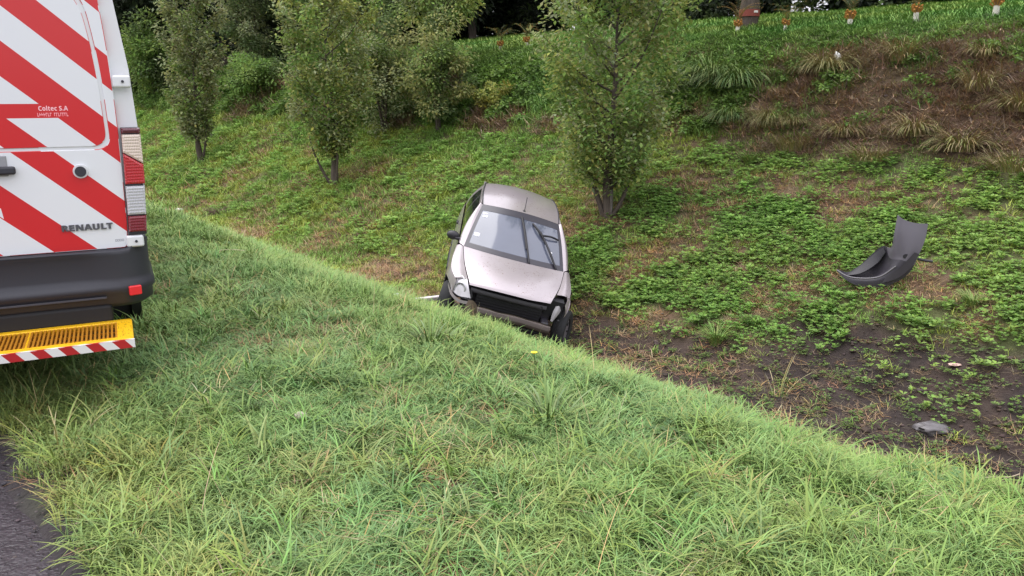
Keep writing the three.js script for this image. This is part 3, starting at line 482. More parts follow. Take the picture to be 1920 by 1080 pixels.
// young upright tree: stem, rising limbs, twigs along them, leaves in tufts along the twigs
function youngTree(o, { seed, H, R, base, stems, limbs, leaves, size, cols, trunkR, width = (t) => 1 }) {
  const r = rng(seed), L = new Leaves(), twigs = [];
  const lean = (r() - 0.5) * 0.3;
  const stemAt = (t) => [lean * t * t * H * 0.2 + 0.05 * Math.sin(t * 7 + seed), t * H, 0.06 * Math.sin(t * 5 + seed * 2)];
  part('trunk', taper([[0, -0.1, 0], stemAt(0.08), stemAt(0.2), stemAt(0.35), stemAt(0.5), stemAt(0.62)], trunkR, 0.010, 16, 8), BARK, o);
  for (const [ph, ang, len, rr, pale] of stems) { const d = [Math.cos(ph) * Math.sin(ang), Math.cos(ang), Math.sin(ph) * Math.sin(ang)]; part('stem', taper([[d[0] * 0.05, -0.06, d[2] * 0.05], [d[0] * len * 0.35, d[1] * len * 0.3, d[2] * len * 0.35], [d[0] * len * 0.62, d[1] * len * 0.7, d[2] * len * 0.62], [d[0] * len * 0.75, d[1] * len * 1.05, d[2] * len * 0.75]], rr, 0.012, 10, 7), pale ? PALEBARK : BARK, o); twigs.push([d[0] * len * 0.45, len * 0.5, d[2] * len * 0.45, d[0] * len * 0.3, len * 0.55, d[2] * len * 0.3]); }
  const lg = [];
  for (let k = 0; k < limbs; k++) {
    const t0 = (k + 0.5) / limbs, t = base + (0.97 - base) * Math.pow((k + 0.5) / limbs, 1.25), [sx, sy, sz] = stemAt(t), ph = k * 2.4 + r() * 0.7, w = R * width((t - base) / (1 - base)) * (0.4 + 0.6 * sm(-0.02, 0.3, t0)) * (0.7 + 0.55 * r()), up = w * (0.75 + 0.6 * r());
    const ex = sx + Math.cos(ph) * w, ez = sz + Math.sin(ph) * w, ey = sy + up;
    lg.push(taper([[sx, sy, sz], [lerp(sx, ex, 0.45), sy + up * 0.32, lerp(sz, ez, 0.45)], [ex, ey, ez]], 0.008 + 0.022 * (1 - t), 0.004, 6, 5));
    for (let q = 0; q < 7; q++) {
      const f = 0.25 + 0.75 * (q + r()) / 7, bx = lerp(sx, ex, f), by = sy + up * f * f * 0.9, bz = lerp(sz, ez, f), a2 = ph + (r() - 0.5) * 2.6, l2 = (0.18 + 0.22 * r()) * Math.min(1.3, R) * (1.15 - 0.5 * f);
      twigs.push([bx, by, bz, Math.cos(a2) * l2, l2 * (0.5 + 0.9 * r()), Math.sin(a2) * l2]);
    }
  }
  lg.forEach((g) => part('limb', g, BARK, o));
  const per = leaves / twigs.length;
  for (const [x, y, z, dx, dy, dz] of twigs) {
    const n = per * (0.35 + 1.3 * r()), c0 = pick(cols, r), tw = 0.8 + 0.4 * r();
    for (let q = 0; q < n; q++) {
      const f = r() * 1.15, g = () => (r() + r() + r() - 1.5) * 0.17 * Math.min(1.4, R) * tw;
      L.add(x + dx * f + g(), y + dy * f + g(), z + dz * f + g(), r() - 0.5, r() * 0.7 - 0.45, r() - 0.5, r() - 0.5, 0.6 + r(), r() - 0.5, size * (0.7 + 0.6 * r()), size * 0.3 * (0.8 + 0.4 * r()), tint(r() < 0.75 ? c0 : pick(cols, r), r, 0.3));
    }
  }
  part('crown', L.build(), LEAF, o); return o;
}
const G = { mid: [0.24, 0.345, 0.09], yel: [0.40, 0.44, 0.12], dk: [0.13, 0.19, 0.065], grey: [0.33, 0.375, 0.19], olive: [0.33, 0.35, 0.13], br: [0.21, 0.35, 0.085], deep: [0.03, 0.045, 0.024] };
const bell = (t) => Math.max(0.12, Math.pow(Math.sin(Math.PI * Math.min(1, 0.16 + 0.80 * t)), 0.8));
{
  const t1 = onGround(thing('young_tree', 'leafy young tree with several stems on the bank behind the crashed car', 'tree', 'young trees planted along the bank'), 9.42, 10.45);
  youngTree(t1, { seed: 5, H: 6.4, R: 1.5, base: 0.075, limbs: 46, leaves: 26000, size: 0.095, cols: [G.mid, G.yel, G.olive, G.mid, G.br, G.grey], trunkR: 0.085, stems: [[3.6, 0.42, 1.6, 0.065], [0.25, 0.5, 1.4, 0.05], [5.0, 0.12, 1.7, 0.085, 1]], width: (t) => Math.max(0.15, Math.pow(Math.sin(Math.PI * Math.min(1, 0.2 + 0.78 * t)), 0.6)) * (0.92 + 0.16 * Math.sin(t * 23)) });
  const t2 = onGround(thing('young_tree', 'rounded young tree with a bare dark trunk on yellow-green grass between two other trees', 'tree', 'young trees planted along the bank'), 18.64, 10.08);
  youngTree(t2, { seed: 12, H: 5.4, R: 1.18, base: 0.14, limbs: 42, leaves: 18500, size: 0.11, cols: [G.mid, G.yel, G.br, G.olive, G.grey], trunkR: 0.105, stems: [[3.0, 0.55, 1.5, 0.05], [0.9, 0.28, 1.7, 0.045]], width: bell });
  const t3 = onGround(thing('young_tree', 'slim grey-green young tree on the bank beyond the parked van', 'tree', 'young trees planted along the bank'), 28.05, 10.07);
  youngTree(t3, { seed: 23, H: 7.4, R: 1.12, base: 0.10, limbs: 44, leaves: 17000, size: 0.13, cols: [G.grey, G.olive, G.grey, G.mid, [0.3, 0.31, 0.16]], trunkR: 0.11, stems: [[0.4, 0.32, 1.9, 0.05]], width: (t) => Math.max(0.15, 0.85 * Math.pow(Math.sin(Math.PI * Math.min(1, 0.12 + 0.86 * t)), 0.55)) });
}
// crown made of leaf clumps spread through a volume, with gaps between
function mass(seed, { rx, ry, rz, y0, lobes, leaves, size, cols, fill = 0.45, droop = 0 }) {
  const r = rng(seed), L = new Leaves();
  for (let k = 0; k < lobes; k++) {
    const ph = r() * 6.283, v = r() * 2 - 1, q = Math.sqrt(1 - v * v), rad = Math.pow(r(), fill), cx = Math.cos(ph) * q * rad * rx, cz = Math.sin(ph) * q * rad * rz, cy = y0 + ry + v * rad * ry, R = (0.22 + 0.24 * r()) * Math.min(rx, ry, rz) * 1.25, c0 = pick(cols, r);
    for (let n = 0; n < leaves / lobes; n++) {
      const a = r() * 6.283, u = r() * 2 - 1, w = Math.sqrt(1 - u * u), d = R * Math.pow(r(), 0.42);
      const nx = Math.cos(a) * w, ny = u * 0.8, nz = Math.sin(a) * w;
      L.add(cx + nx * d, Math.max(0.02, cy + ny * d), cz + nz * d, nx + r() - 0.5, ny + r() - 0.75 - droop, nz + r() - 0.5, nx * 0.5 + r() - 0.5, 0.5 + r(), nz * 0.5 + r() - 0.5, size * (0.65 + 0.7 * r()), size * 0.3 * (0.8 + 0.5 * r()), tint(c0, r, 0.3));
    }
  }
  return L.build();
}
const stemsOf = (o, seed, n, h, sp, rr, mat = BARK) => { const r = rng(seed); for (let k = 0; k < n; k++) { const ph = k / n * 6.283 + r(), q = sp * (0.3 + 0.7 * r()); part(n === 1 ? 'trunk' : 'stem', taper([[0, -0.15, 0], [Math.cos(ph) * q * 0.3, h * 0.4, Math.sin(ph) * q * 0.3], [Math.cos(ph) * q * 0.7, h * 0.8, Math.sin(ph) * q * 0.7], [Math.cos(ph) * q, h * (0.95 + 0.1 * r()), Math.sin(ph) * q]], rr, rr * 0.25, 8, 6), mat, o); } };
// shrubs and small trees along the top of the bank: [a, s, rx, ry, rz, y0, leaves, leaf size, colours, label]
const shrubs = [
  [20.3, 12.7, 1.15, 1.75, 1.1, 0.2, 7000, 0.10, [G.dk, G.mid, G.grey, G.olive], 'grey-green tall shrub behind the middle young tree'],
  [17.9, 12.9, 0.85, 1.55, 0.85, 0.15, 4500, 0.10, [G.dk, G.mid, G.olive], 'dark narrow shrub beside the yellow-green patch on the bank'],
  [19.6, 14.4, 1.1, 2.2, 1.1, 0.9, 6500, 0.12, [G.mid, G.yel, G.grey], 'thin light green tree at the edge of the lawn'],
  [31.6, 13.9, 1.35, 0.95, 1.2, 0.0, 6000, 0.12, [G.mid, G.br, G.dk], 'low rounded bush on the brown slope between two young trees'],
  [33.8, 14.6, 1.2, 2.7, 1.2, 0.6, 6500, 0.14, [G.grey, G.dk, G.grey], 'feathery grey-green tree above the low rounded bush'],
  [27.4, 15.0, 1.5, 2.6, 1.4, 0.7, 7500, 0.14, [G.grey, G.dk, G.mid], 'grey-green tree on the bank top behind the round young tree'],
  [24.3, 14.4, 1.3, 2.4, 1.3, 0.4, 7000, 0.13, [G.dk, G.grey, G.olive], 'dusky green tree on the bank top left of the tall shrub'],
  [43.5, 13.6, 1.5, 2.0, 1.4, 0.2, 5500, 0.17, [G.br, G.mid, G.dk], 'broad green bush on the bank just past the van'],
  [22.2, 13.3, 0.9, 1.3, 0.9, 0.0, 4000, 0.11, [G.dk, G.olive, G.mid], 'dark shrub low on the bank beneath the dusky tree'],
];
shrubs.forEach(([a, s, rx, ry, rz, y0, n, size, cols, label], i) => {
  const tall = ry > 1.5, o = onGround(thing(tall ? 'bank_tree' : 'bank_shrub', label, tall ? 'tree' : 'shrub', 'shrubs and trees along the bank top'), a, s);
  stemsOf(o, 70 + i, tall ? 3 : 4, (y0 + ry) * 1.1, rx * 0.5, tall ? 0.06 : 0.03); part('crown', mass(100 + i, { rx, ry, rz, y0, lobes: 46, leaves: n * 1.5, size, cols, fill: 0.5 }), LEAF, o);
});
// the wood behind the lawn: big dark trees
{
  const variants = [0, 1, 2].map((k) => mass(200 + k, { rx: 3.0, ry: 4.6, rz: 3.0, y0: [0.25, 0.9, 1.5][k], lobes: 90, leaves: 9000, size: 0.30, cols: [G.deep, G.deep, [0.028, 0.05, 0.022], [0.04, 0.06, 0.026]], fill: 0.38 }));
  const spots = []; const r = rng(77);
  for (let a = -8; a < 76; a += 3.7) spots.push([a + r() * 1.4, 27.6 + r() * 1.8]);
  for (let a = -10; a < 82; a += 4.4) spots.push([a + r() * 1.5, 32 + r() * 2]);
  for (let a = -6; a < 60; a += 4.6) spots.push([a + r() * 2, 37.5 + r() * 2]);
  for (const [a, s] of [[31, 19.5], [35.5, 17.6], [39, 20.5], [40.5, 16.2], [44.5, 18.2], [48, 15.4], [52, 18.5], [55, 14.0], [60, 17], [64, 12.5], [70, 15], [28.5, 22.5], [34, 24], [42, 24], [50, 23.5], [76, 12], [82, 9], [90, 13], [57, 21], [66, 20], [47, 20.5], [61, 13.2], [37, 21.5], [70, 9.5], [96, 8], [104, 12]]) spots.push([a, s]);
  spots.forEach(([a, s], i) => {
    const o = onGround(thing('wood_tree', s < 25.5 ? 'dark dense tree of the wood rising above the slope beyond the parked van' : s < 30 ? 'dark dense tree in the front row of the wood behind the lawn' : 'dark dense tree standing deeper in the shady wood behind the lawn', 'tree', 'trees of the dark wood'), a, s);
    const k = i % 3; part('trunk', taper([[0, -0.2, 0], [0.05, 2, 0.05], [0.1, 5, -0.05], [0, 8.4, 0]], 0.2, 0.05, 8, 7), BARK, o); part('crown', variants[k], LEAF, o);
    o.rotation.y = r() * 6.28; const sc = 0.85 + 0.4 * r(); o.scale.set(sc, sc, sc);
  });
}
{ // the wood's low edge: undergrowth in front of the trunks
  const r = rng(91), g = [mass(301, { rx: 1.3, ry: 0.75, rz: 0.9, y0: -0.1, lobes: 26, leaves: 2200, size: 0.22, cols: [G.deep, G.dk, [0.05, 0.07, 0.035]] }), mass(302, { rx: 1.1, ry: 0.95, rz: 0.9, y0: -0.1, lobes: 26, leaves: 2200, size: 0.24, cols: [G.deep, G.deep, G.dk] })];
  const at = []; for (let a = -3; a < 44; a += 2.1) at.push([a + r(), 25.6 + r() * 1.2, 1]); for (let a = 33; a < 66; a += 2.3) at.push([a + r(), 15.6 + r() * 2 + (a > 48 ? -2 : 0), 1.7]); for (let a = 34; a < 60; a += 3) at.push([a + r(), 21 + r() * 2, 2.2]);
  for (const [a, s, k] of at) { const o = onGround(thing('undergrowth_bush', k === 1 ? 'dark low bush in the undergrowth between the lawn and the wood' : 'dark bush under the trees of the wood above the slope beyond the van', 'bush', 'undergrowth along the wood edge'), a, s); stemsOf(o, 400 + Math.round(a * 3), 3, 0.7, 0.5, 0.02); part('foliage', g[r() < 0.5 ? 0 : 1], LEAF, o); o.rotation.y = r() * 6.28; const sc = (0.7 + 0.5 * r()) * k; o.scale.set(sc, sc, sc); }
}
// young palms on the lawn: whitewashed foot, orange ring of cut leaf bases, green fronds
{
  const wash = std(0.60, 0.57, 0.50, 0.85), stub = std(0.45, 0.20, 0.045, 0.8), frondM = LEAF;
  const proto = (seed, dryness) => {
    const r = rng(seed), o = new THREE.Group(); part('painted_foot', new THREE.CylinderGeometry(0.075, 0.10, 0.30, 14).translate(0, 0.10, 0), wash, o);
    const b = []; for (let k = 0; k < 18; k++) { const ph = k * 2.4, y = 0.22 + k * 0.011; b.push(new THREE.ConeGeometry(0.035, 0.20, 5).rotateX(Math.PI).translate(0, 0.05, 0).rotateX(0.5 + 0.3 * r()).rotateY(ph).translate(Math.sin(ph) * 0.075, y, Math.cos(ph) * 0.075)); }
    part('leaf_bases', merge(b), stub, o); part('stem', new THREE.CylinderGeometry(0.09, 0.07, 0.26, 12).translate(0, 0.34, 0), std(0.22, 0.12, 0.05, 0.9), o);
    for (let k = 0; k < 9; k++) { const L = new Leaves(), ph = k * 2.4 + r(), len = 0.8 + 0.4 * r(), e = 0.5 + 0.5 * r(); for (let q = 1; q < 16; q++) { const t = q / 16, d = t * len, x = Math.sin(e * t * 1.3) * d, y = 0.45 + Math.cos(e * t * 1.3) * d; for (const sd of [-1, 1]) L.add(Math.cos(ph) * x, y, Math.sin(ph) * x, Math.cos(ph) * 0.6 - Math.sin(ph) * sd, 0.5, Math.sin(ph) * 0.6 + Math.cos(ph) * sd, 0, 1, 0, 0.26 * (1 - 0.5 * t), 0.012, tint(r() < dryness ? [0.28, 0.17, 0.05] : [0.10, 0.13, 0.045], r)); } part('frond', L.build(), frondM, o); }
    return o;
  };
  const labels = ['small palm with whitewashed foot and reddish leaf bases beside a stout trunk', 'small palm with pale foot among tall green leaves at the lawn edge', 'small palm with whitewashed foot, green upright fronds and orange collar', 'small palm with bright orange collar in front of open lawn', 'small palm with orange collar and white foot at the outer end of its row'];
  [[11.15, 16.65], [9.95, 16.7], [8.45, 16.65], [7.1, 16.6], [5.65, 16.5]].forEach(([a, s], i) => { const o = proto(500 + i, [0.7, 0.4, 0.2, 0.7, 0.6][i]); o.name = numbered('young_palm'); o.userData = { label: labels[i], category: 'palm', group: 'young palms on the lawn' }; scene.add(onGround(o, a, s, 0)); const sc = [0.6, 0.52, 0.66, 0.6, 0.64][i]; o.scale.set(sc, sc, sc); o.rotation.y = i; });
  [[19.3, 16.3], [18.1, 16.3]].forEach(([a, s], i) => { const o = proto(520 + i, 0.3); o.name = numbered('young_palm'); o.userData = { label: 'tiny distant palm with pale painted foot on the lawn behind the leafy tree', category: 'palm', group: 'young palms on the lawn' }; scene.add(onGround(o, a, s, 0)); o.scale.set(0.62, 0.62, 0.62); });
  const st = onGround(thing('stout_tree', 'stout grey trunk with a reddish band standing at the lawn edge', 'tree'), 11.5, 17.6);
  part('trunk', taper([[0, -0.15, 0], [0.02, 0.6, 0], [0.0, 1.6, 0.04], [0.05, 3.4, 0]], 0.24, 0.13, 12, 10), BARK, st);
  const bd = part('trunk_band', new THREE.CylinderGeometry(0.245, 0.25, 0.16, 16).translate(0.01, 0.42, 0), std(0.22, 0.045, 0.03, 0.7), st); part('white_mark', box(0.10, 0.05, 0.02, 0.10, 0.44, 0.235, 0.006), std(0.7, 0.66, 0.62, 0.8), bd);
  part('crown', mass(560, { rx: 1.6, ry: 1.5, rz: 1.6, y0: 1.9, lobes: 40, leaves: 4500, size: 0.16, cols: [G.dk, G.mid, G.olive] }), LEAF, st);
}
console.log('trees');
// ---------------------------------------------------------------- tussocks and single plants on the bank and verge
function tussockGeo(seed, n, L, w, spread, bend, cols) { const r = rng(seed), g = new Leaves(); for (let k = 0; k < n; k++) { const a = r() * 6.283, d = spread * Math.sqrt(r()); g.blade(Math.cos(a) * d, 0, Math.sin(a) * d, a + (r() - 0.5) * 0.9, 0.1 + 0.5 * r(), bend * (0.5 + 0.8 * r()), L * (0.5 + 0.6 * r()), w * (0.7 + 0.6 * r()), tint(pick(cols, r), r, 0.25), 6); } return g.build(); }
const GC = { fresh: [0.175, 0.275, 0.078], blue: [0.155, 0.265, 0.092], yel: [0.24, 0.29, 0.085], straw: [0.42, 0.37, 0.19], brown: [0.23, 0.15, 0.08], deadg: [0.30, 0.24, 0.12] };
{
  const big = tussockGeo(601, 760, 1.15, 0.0046, 0.24, 2.3, [[0.112, 0.195, 0.0675], [0.15, 0.225, 0.075], [0.21, 0.247, 0.09]]);
  const olive = tussockGeo(602, 700, 1.0, 0.0042, 0.22, 2.3, [[0.255, 0.247, 0.0975], [0.33, 0.285, 0.135], [0.18, 0.195, 0.075]]);
  const dryCols = [[0.27, 0.25, 0.10], [0.20, 0.22, 0.07], [0.33, 0.26, 0.14], [0.24, 0.18, 0.10]];
  const smalls = [603, 605, 606, 607].map((k, i) => tussockGeo(k, 380, [0.55, 0.42, 0.48, 0.36][i], 0.0036, [0.2, 0.28, 0.14, 0.24][i], [1.9, 1.3, 2.4, 1.6][i], dryCols)), small = null;
  const green = tussockGeo(604, 190, 0.40, 0.005, 0.10, 1.2, [GC.fresh, [0.195, 0.285, 0.0825], GC.yel]);
  const list = [
    [big, 9.6, 14.35, 1.15, 'large green drooping grass tussock hanging over the brown upper bank'], [big, 10.3, 14.5, 1.0, 'broad green tussock in the lush growth under the lawn edge'], [big, 9.2, 13.6, 0.8, 'dark green tussock below the large drooping one'], [big, 11.2, 14.2, 0.9, 'green tussock behind the right side of the leafy tree'],
    [olive, 7.85, 14.7, 0.8, 'olive drooping tussock on bare brown soil beside the white bottle'], [olive, 8.2, 13.45, 0.6, 'olive tussock halfway up the bank with green weeds below it'], [null, 7.7, 13.5, 0.9, 'yellowish tuft next to the olive tussock on the bank'],
    [small, 6.7, 15.1, 1.1, 'dry olive tuft under the lawn edge on brown soil'], [small, 6.45, 14.75, 1.2, 'rounded dry tuft on the brown upper bank'], [small, 5.15, 14.9, 1.2, 'dry olive tuft high on the brown bank'], [small, 5.0, 14.3, 1.2, 'bushy dry tuft on the brown bank'],
    [small, 5.5, 13.3, 1.2, 'yellow-green tuft where brown bank meets weeds'], [small, 6.7, 13.3, 1.1, 'dry tuft at the foot of the brown bank'], [small, 4.7, 13.1, 1.3, 'tall dry tuft low on the brown bank'], [small, 7.4, 13.0, 1.1, 'olive tuft above the weed patch'], [small, 4.2, 13.9, 1.3, 'wide dry tuft on the brown bank'], [small, 5.9, 12.7, 1.1, 'short green-brown tuft above the torn bumper'], [small, 3.8, 12.7, 1.3, 'leaning tuft on the bank above the muddy patch'],
    [green, 5.65, 8.4, 0.75, 'bright green grass tuft beside the dark mud of the ditch'], [green, 8.0, 12.6, 0.9, 'green tuft on the bank right of the leafy tree'], [green, 3.2, 9.9, 0.8, 'bright yellow-green tuft near the torn bumper'],
  ];
  const r = rng(66);
  for (const [g, a, s, sc, label] of list) { const m = solo('grass_tussock', g ?? smalls[Math.floor(r() * 4)], GRASS, label, 'grass tussock', 'tussocks on the bank'); onGround(m, a, s, 0.02); m.scale.set(sc * (0.8 + 0.5 * r()), sc * (0.7 + 0.5 * r()), sc); m.rotation.y = r() * 6.28; }
  // two clumps of broad blades standing out of the verge
  const broad = tussockGeo(611, 70, 0.30, 0.0055, 0.07, 1.3, [GC.fresh, [0.14, 0.20, 0.075]]);
  for (const [a, s, label] of [[3.95, 2.75, 'broad-bladed grass clump at the verge crest in front of the car'], [2.6, 2.5, 'broad-bladed bright grass clump in the middle of the verge']]) { const m = solo('grass_clump', broad, GRASS, label, 'grass clump', 'broad clumps on the verge'); onGround(m, a, s, 0.01); }
  const dryStalk = tussockGeo(612, 16, 0.42, 0.0035, 0.10, 0.7, [GC.straw, [0.30, 0.27, 0.10]]);
  { const m = solo('dry_weed', dryStalk, GRASS, 'yellowed dry weed stalks standing in the dark ditch mud', 'weed'); onGround(m, 4.35, 7.75, 0.0); m.scale.setScalar(1.25); }
  const pale = tussockGeo(613, 26, 0.30, 0.003, 0.12, 1.0, [GC.straw, GC.yel]);
  { const m = solo('dry_weed', pale, GRASS, 'straw-yellow grass stalks at the road edge', 'weed'); onGround(m, 3.9, 0.62, 0.0); }
  const yl = mass(615, { rx: 0.8, ry: 0.35, rz: 0.5, y0: 0, lobes: 18, leaves: 1500, size: 0.09, cols: [[0.26, 0.24, 0.04], [0.20, 0.21, 0.04], G.yel] });
  { const m = solo('yellow_weed_patch', yl, LEAF, 'yellowish leafy weed patch under the lawn edge', 'weed'); onGround(m, 16.5, 13.9, 0.02); }
}
// ---------------------------------------------------------------- small loose things
{
  const put = (m, a, s, up = 0.02) => { onGround(m, a, s, -up); return m; };
  put(solo('white_bottle', new THREE.LatheGeometry([[0, 0], [0.05, 0], [0.052, 0.10], [0.03, 0.14], [0.018, 0.15], [0.018, 0.17], [0, 0.17]].map(([r, h]) => new THREE.Vector2(r, h)), 14).rotateZ(0.5), std(0.78, 0.78, 0.76, 0.5), 'small white bottle lying on the brown upper bank', 'bottle'), 7.75, 15.0, 0.05);
  const crumple = (seed, s) => { const g = mergeVertices(new THREE.IcosahedronGeometry(s, 3).deleteAttribute('normal').deleteAttribute('uv')), p = g.attributes.position, r = rng(seed); for (let i = 0; i < p.count; i++) { const k = 0.65 + 0.6 * r(); p.setXYZ(i, p.getX(i) * k, p.getY(i) * k * 0.5, p.getZ(i) * k); } g.computeVertexNormals(); return g; };
  put(solo('crumpled_paper', crumple(3, 0.032), std(0.42, 0.40, 0.30, 0.9), 'crumpled pale paper on the verge grass behind the rear step', 'litter'), 3.36, 1.57, 0.045);
  put(solo('crumpled_paper', crumple(8, 0.10), std(0.7, 0.68, 0.63, 0.9), 'white scrap of litter beside dead grass far along the ditch', 'litter'), 23.6, 7.7, 0.08);
  put(solo('plastic_sheet', crumple(11, 0.14).scale(1.3, 0.9, 0.8), std(0.11, 0.10, 0.105, 0.3), 'glistening grey plastic sheet half buried in the ditch mud', 'litter'), 2.8, 8.05, 0.02);
  put(solo('fallen_leaf', crumple(14, 0.055).scale(1.3, 0.5, 0.7), std(0.62, 0.42, 0.36, 0.7), 'pale pink fallen leaf on dark mud', 'leaf'), 3.0, 8.97, 0.03);
  const frag = solo('body_fragment', new RoundedBoxGeometry(0.52, 0.07, 0.05, 2, 0.02), phys(0.62, 0.54, 0.56, 0.35, { clearcoat: 0.6 }), 'pinkish silver body fragment lying by the car front wheel', 'car fragment'); frag.position.set(-1.17, -1.09, -10.3); frag.rotation.set(0.3, 0.15, 0.04);
  const fr2 = solo('lamp_fragment', crumple(17, 0.06), std(0.75, 0.74, 0.72, 0.6), 'small white lamp fragment on dead grass beside the body fragment', 'car fragment'); fr2.position.set(-1.58, -1.09, -10.5);
  const tw = solo('bent_twig', tube([[-0.18, 0.02, 0], [-0.05, 0.045, 0.03], [0.10, 0.03, 0.0], [0.2, 0.05, -0.02]], 0.006, 10, 5), std(0.42, 0.34, 0.24, 0.9), 'pale bent twig lying across the dark ditch edge', 'twig'); put(tw, 2.05, 7.6, 0.01);
  put(solo('straw_stem', tube([[-0.13, 0.03, 0], [0, 0.045, 0.01], [0.14, 0.03, 0]], 0.005, 6, 5), std(0.62, 0.55, 0.36, 0.9), 'pale straw stem lying on the verge beside the van', 'straw'), 7.84, 3.03, 0.10);
  const fl = thing('yellow_flower', 'tiny yellow flower in the verge grass', 'flower'); put(fl, 3.2, 2.95, 0); part('stalk', tube([[0, 0, 0], [0.005, 0.08, 0], [0, 0.15, 0]], 0.003, 5, 5), std(0.1, 0.16, 0.05), fl); part('petals', new THREE.ConeGeometry(0.02, 0.014, 9).rotateX(Math.PI).translate(0, 0.155, 0), std(0.75, 0.55, 0.02, 0.7), fl);
  // twigs of dead brush in the ditch
  const r = rng(88), br = []; for (let k = 0; k < 46; k++) { const a = r() * 6.28, l = 0.2 + 0.35 * r(); br.push(tube([[r() * 0.7 - 0.35, 0, r() * 0.5 - 0.25], [Math.cos(a) * l * 0.5, 0.14 * r() + 0.06, Math.sin(a) * l * 0.4], [Math.cos(a) * l, 0.2 * r() + 0.03, Math.sin(a) * l]], 0.005, 4, 4)); }
  put(solo('dead_brush', merge(br), std(0.16, 0.10, 0.08, 0.9), 'heap of dead brown brush at the ditch beyond the van', 'brush'), 21.6, 8.1, 0);
}
// ---------------------------------------------------------------- uncountable cover: grass, weeds, dead litter, clods
const noCar = (x, z) => { const dx = x + 0.24, dz = z + 11.3; return Math.abs(dx) < 0.82 && Math.abs(dz) < 2.0; };
function scatter(name, geo, mat, list) {
  const m = new THREE.InstancedMesh(geo, mat, list.length), o = new THREE.Object3D(), c = new THREE.Color(); m.name = numbered(name); m.userData.kind = 'stuff';
  list.forEach(([a, s, sc, sy, rot, col, up = 0, tx = 0, tz = 0], i) => { const [x, z] = W3(a, s); o.position.set(x, height(a, s) + up, z); o.rotation.set(tx, rot, tz); o.scale.set(sc, sc * sy, sc); o.updateMatrix(); m.setMatrixAt(i, o.matrix); m.setColorAt(i, c.setRGB(...col)); });
  m.castShadow = m.receiveShadow = true; scene.add(m); return m;
}
const tuft = (seed, n, L, w, spread, lean, bend, seg = 4, cols = [[1, 1, 1]]) => { const r = rng(seed), g = new Leaves(); for (let k = 0; k < n; k++) { const a = r() * 6.283, d = spread * Math.sqrt(r()); g.blade(Math.cos(a) * d, 0, Math.sin(a) * d, r() * 6.283, lean * (0.4 + r()), bend * (0.3 + 1.1 * r()), L * (0.45 + 0.75 * r()), w * (0.7 + 0.6 * r()), tint(pick(cols, r), r, 0.22), seg); } return g.build(); };
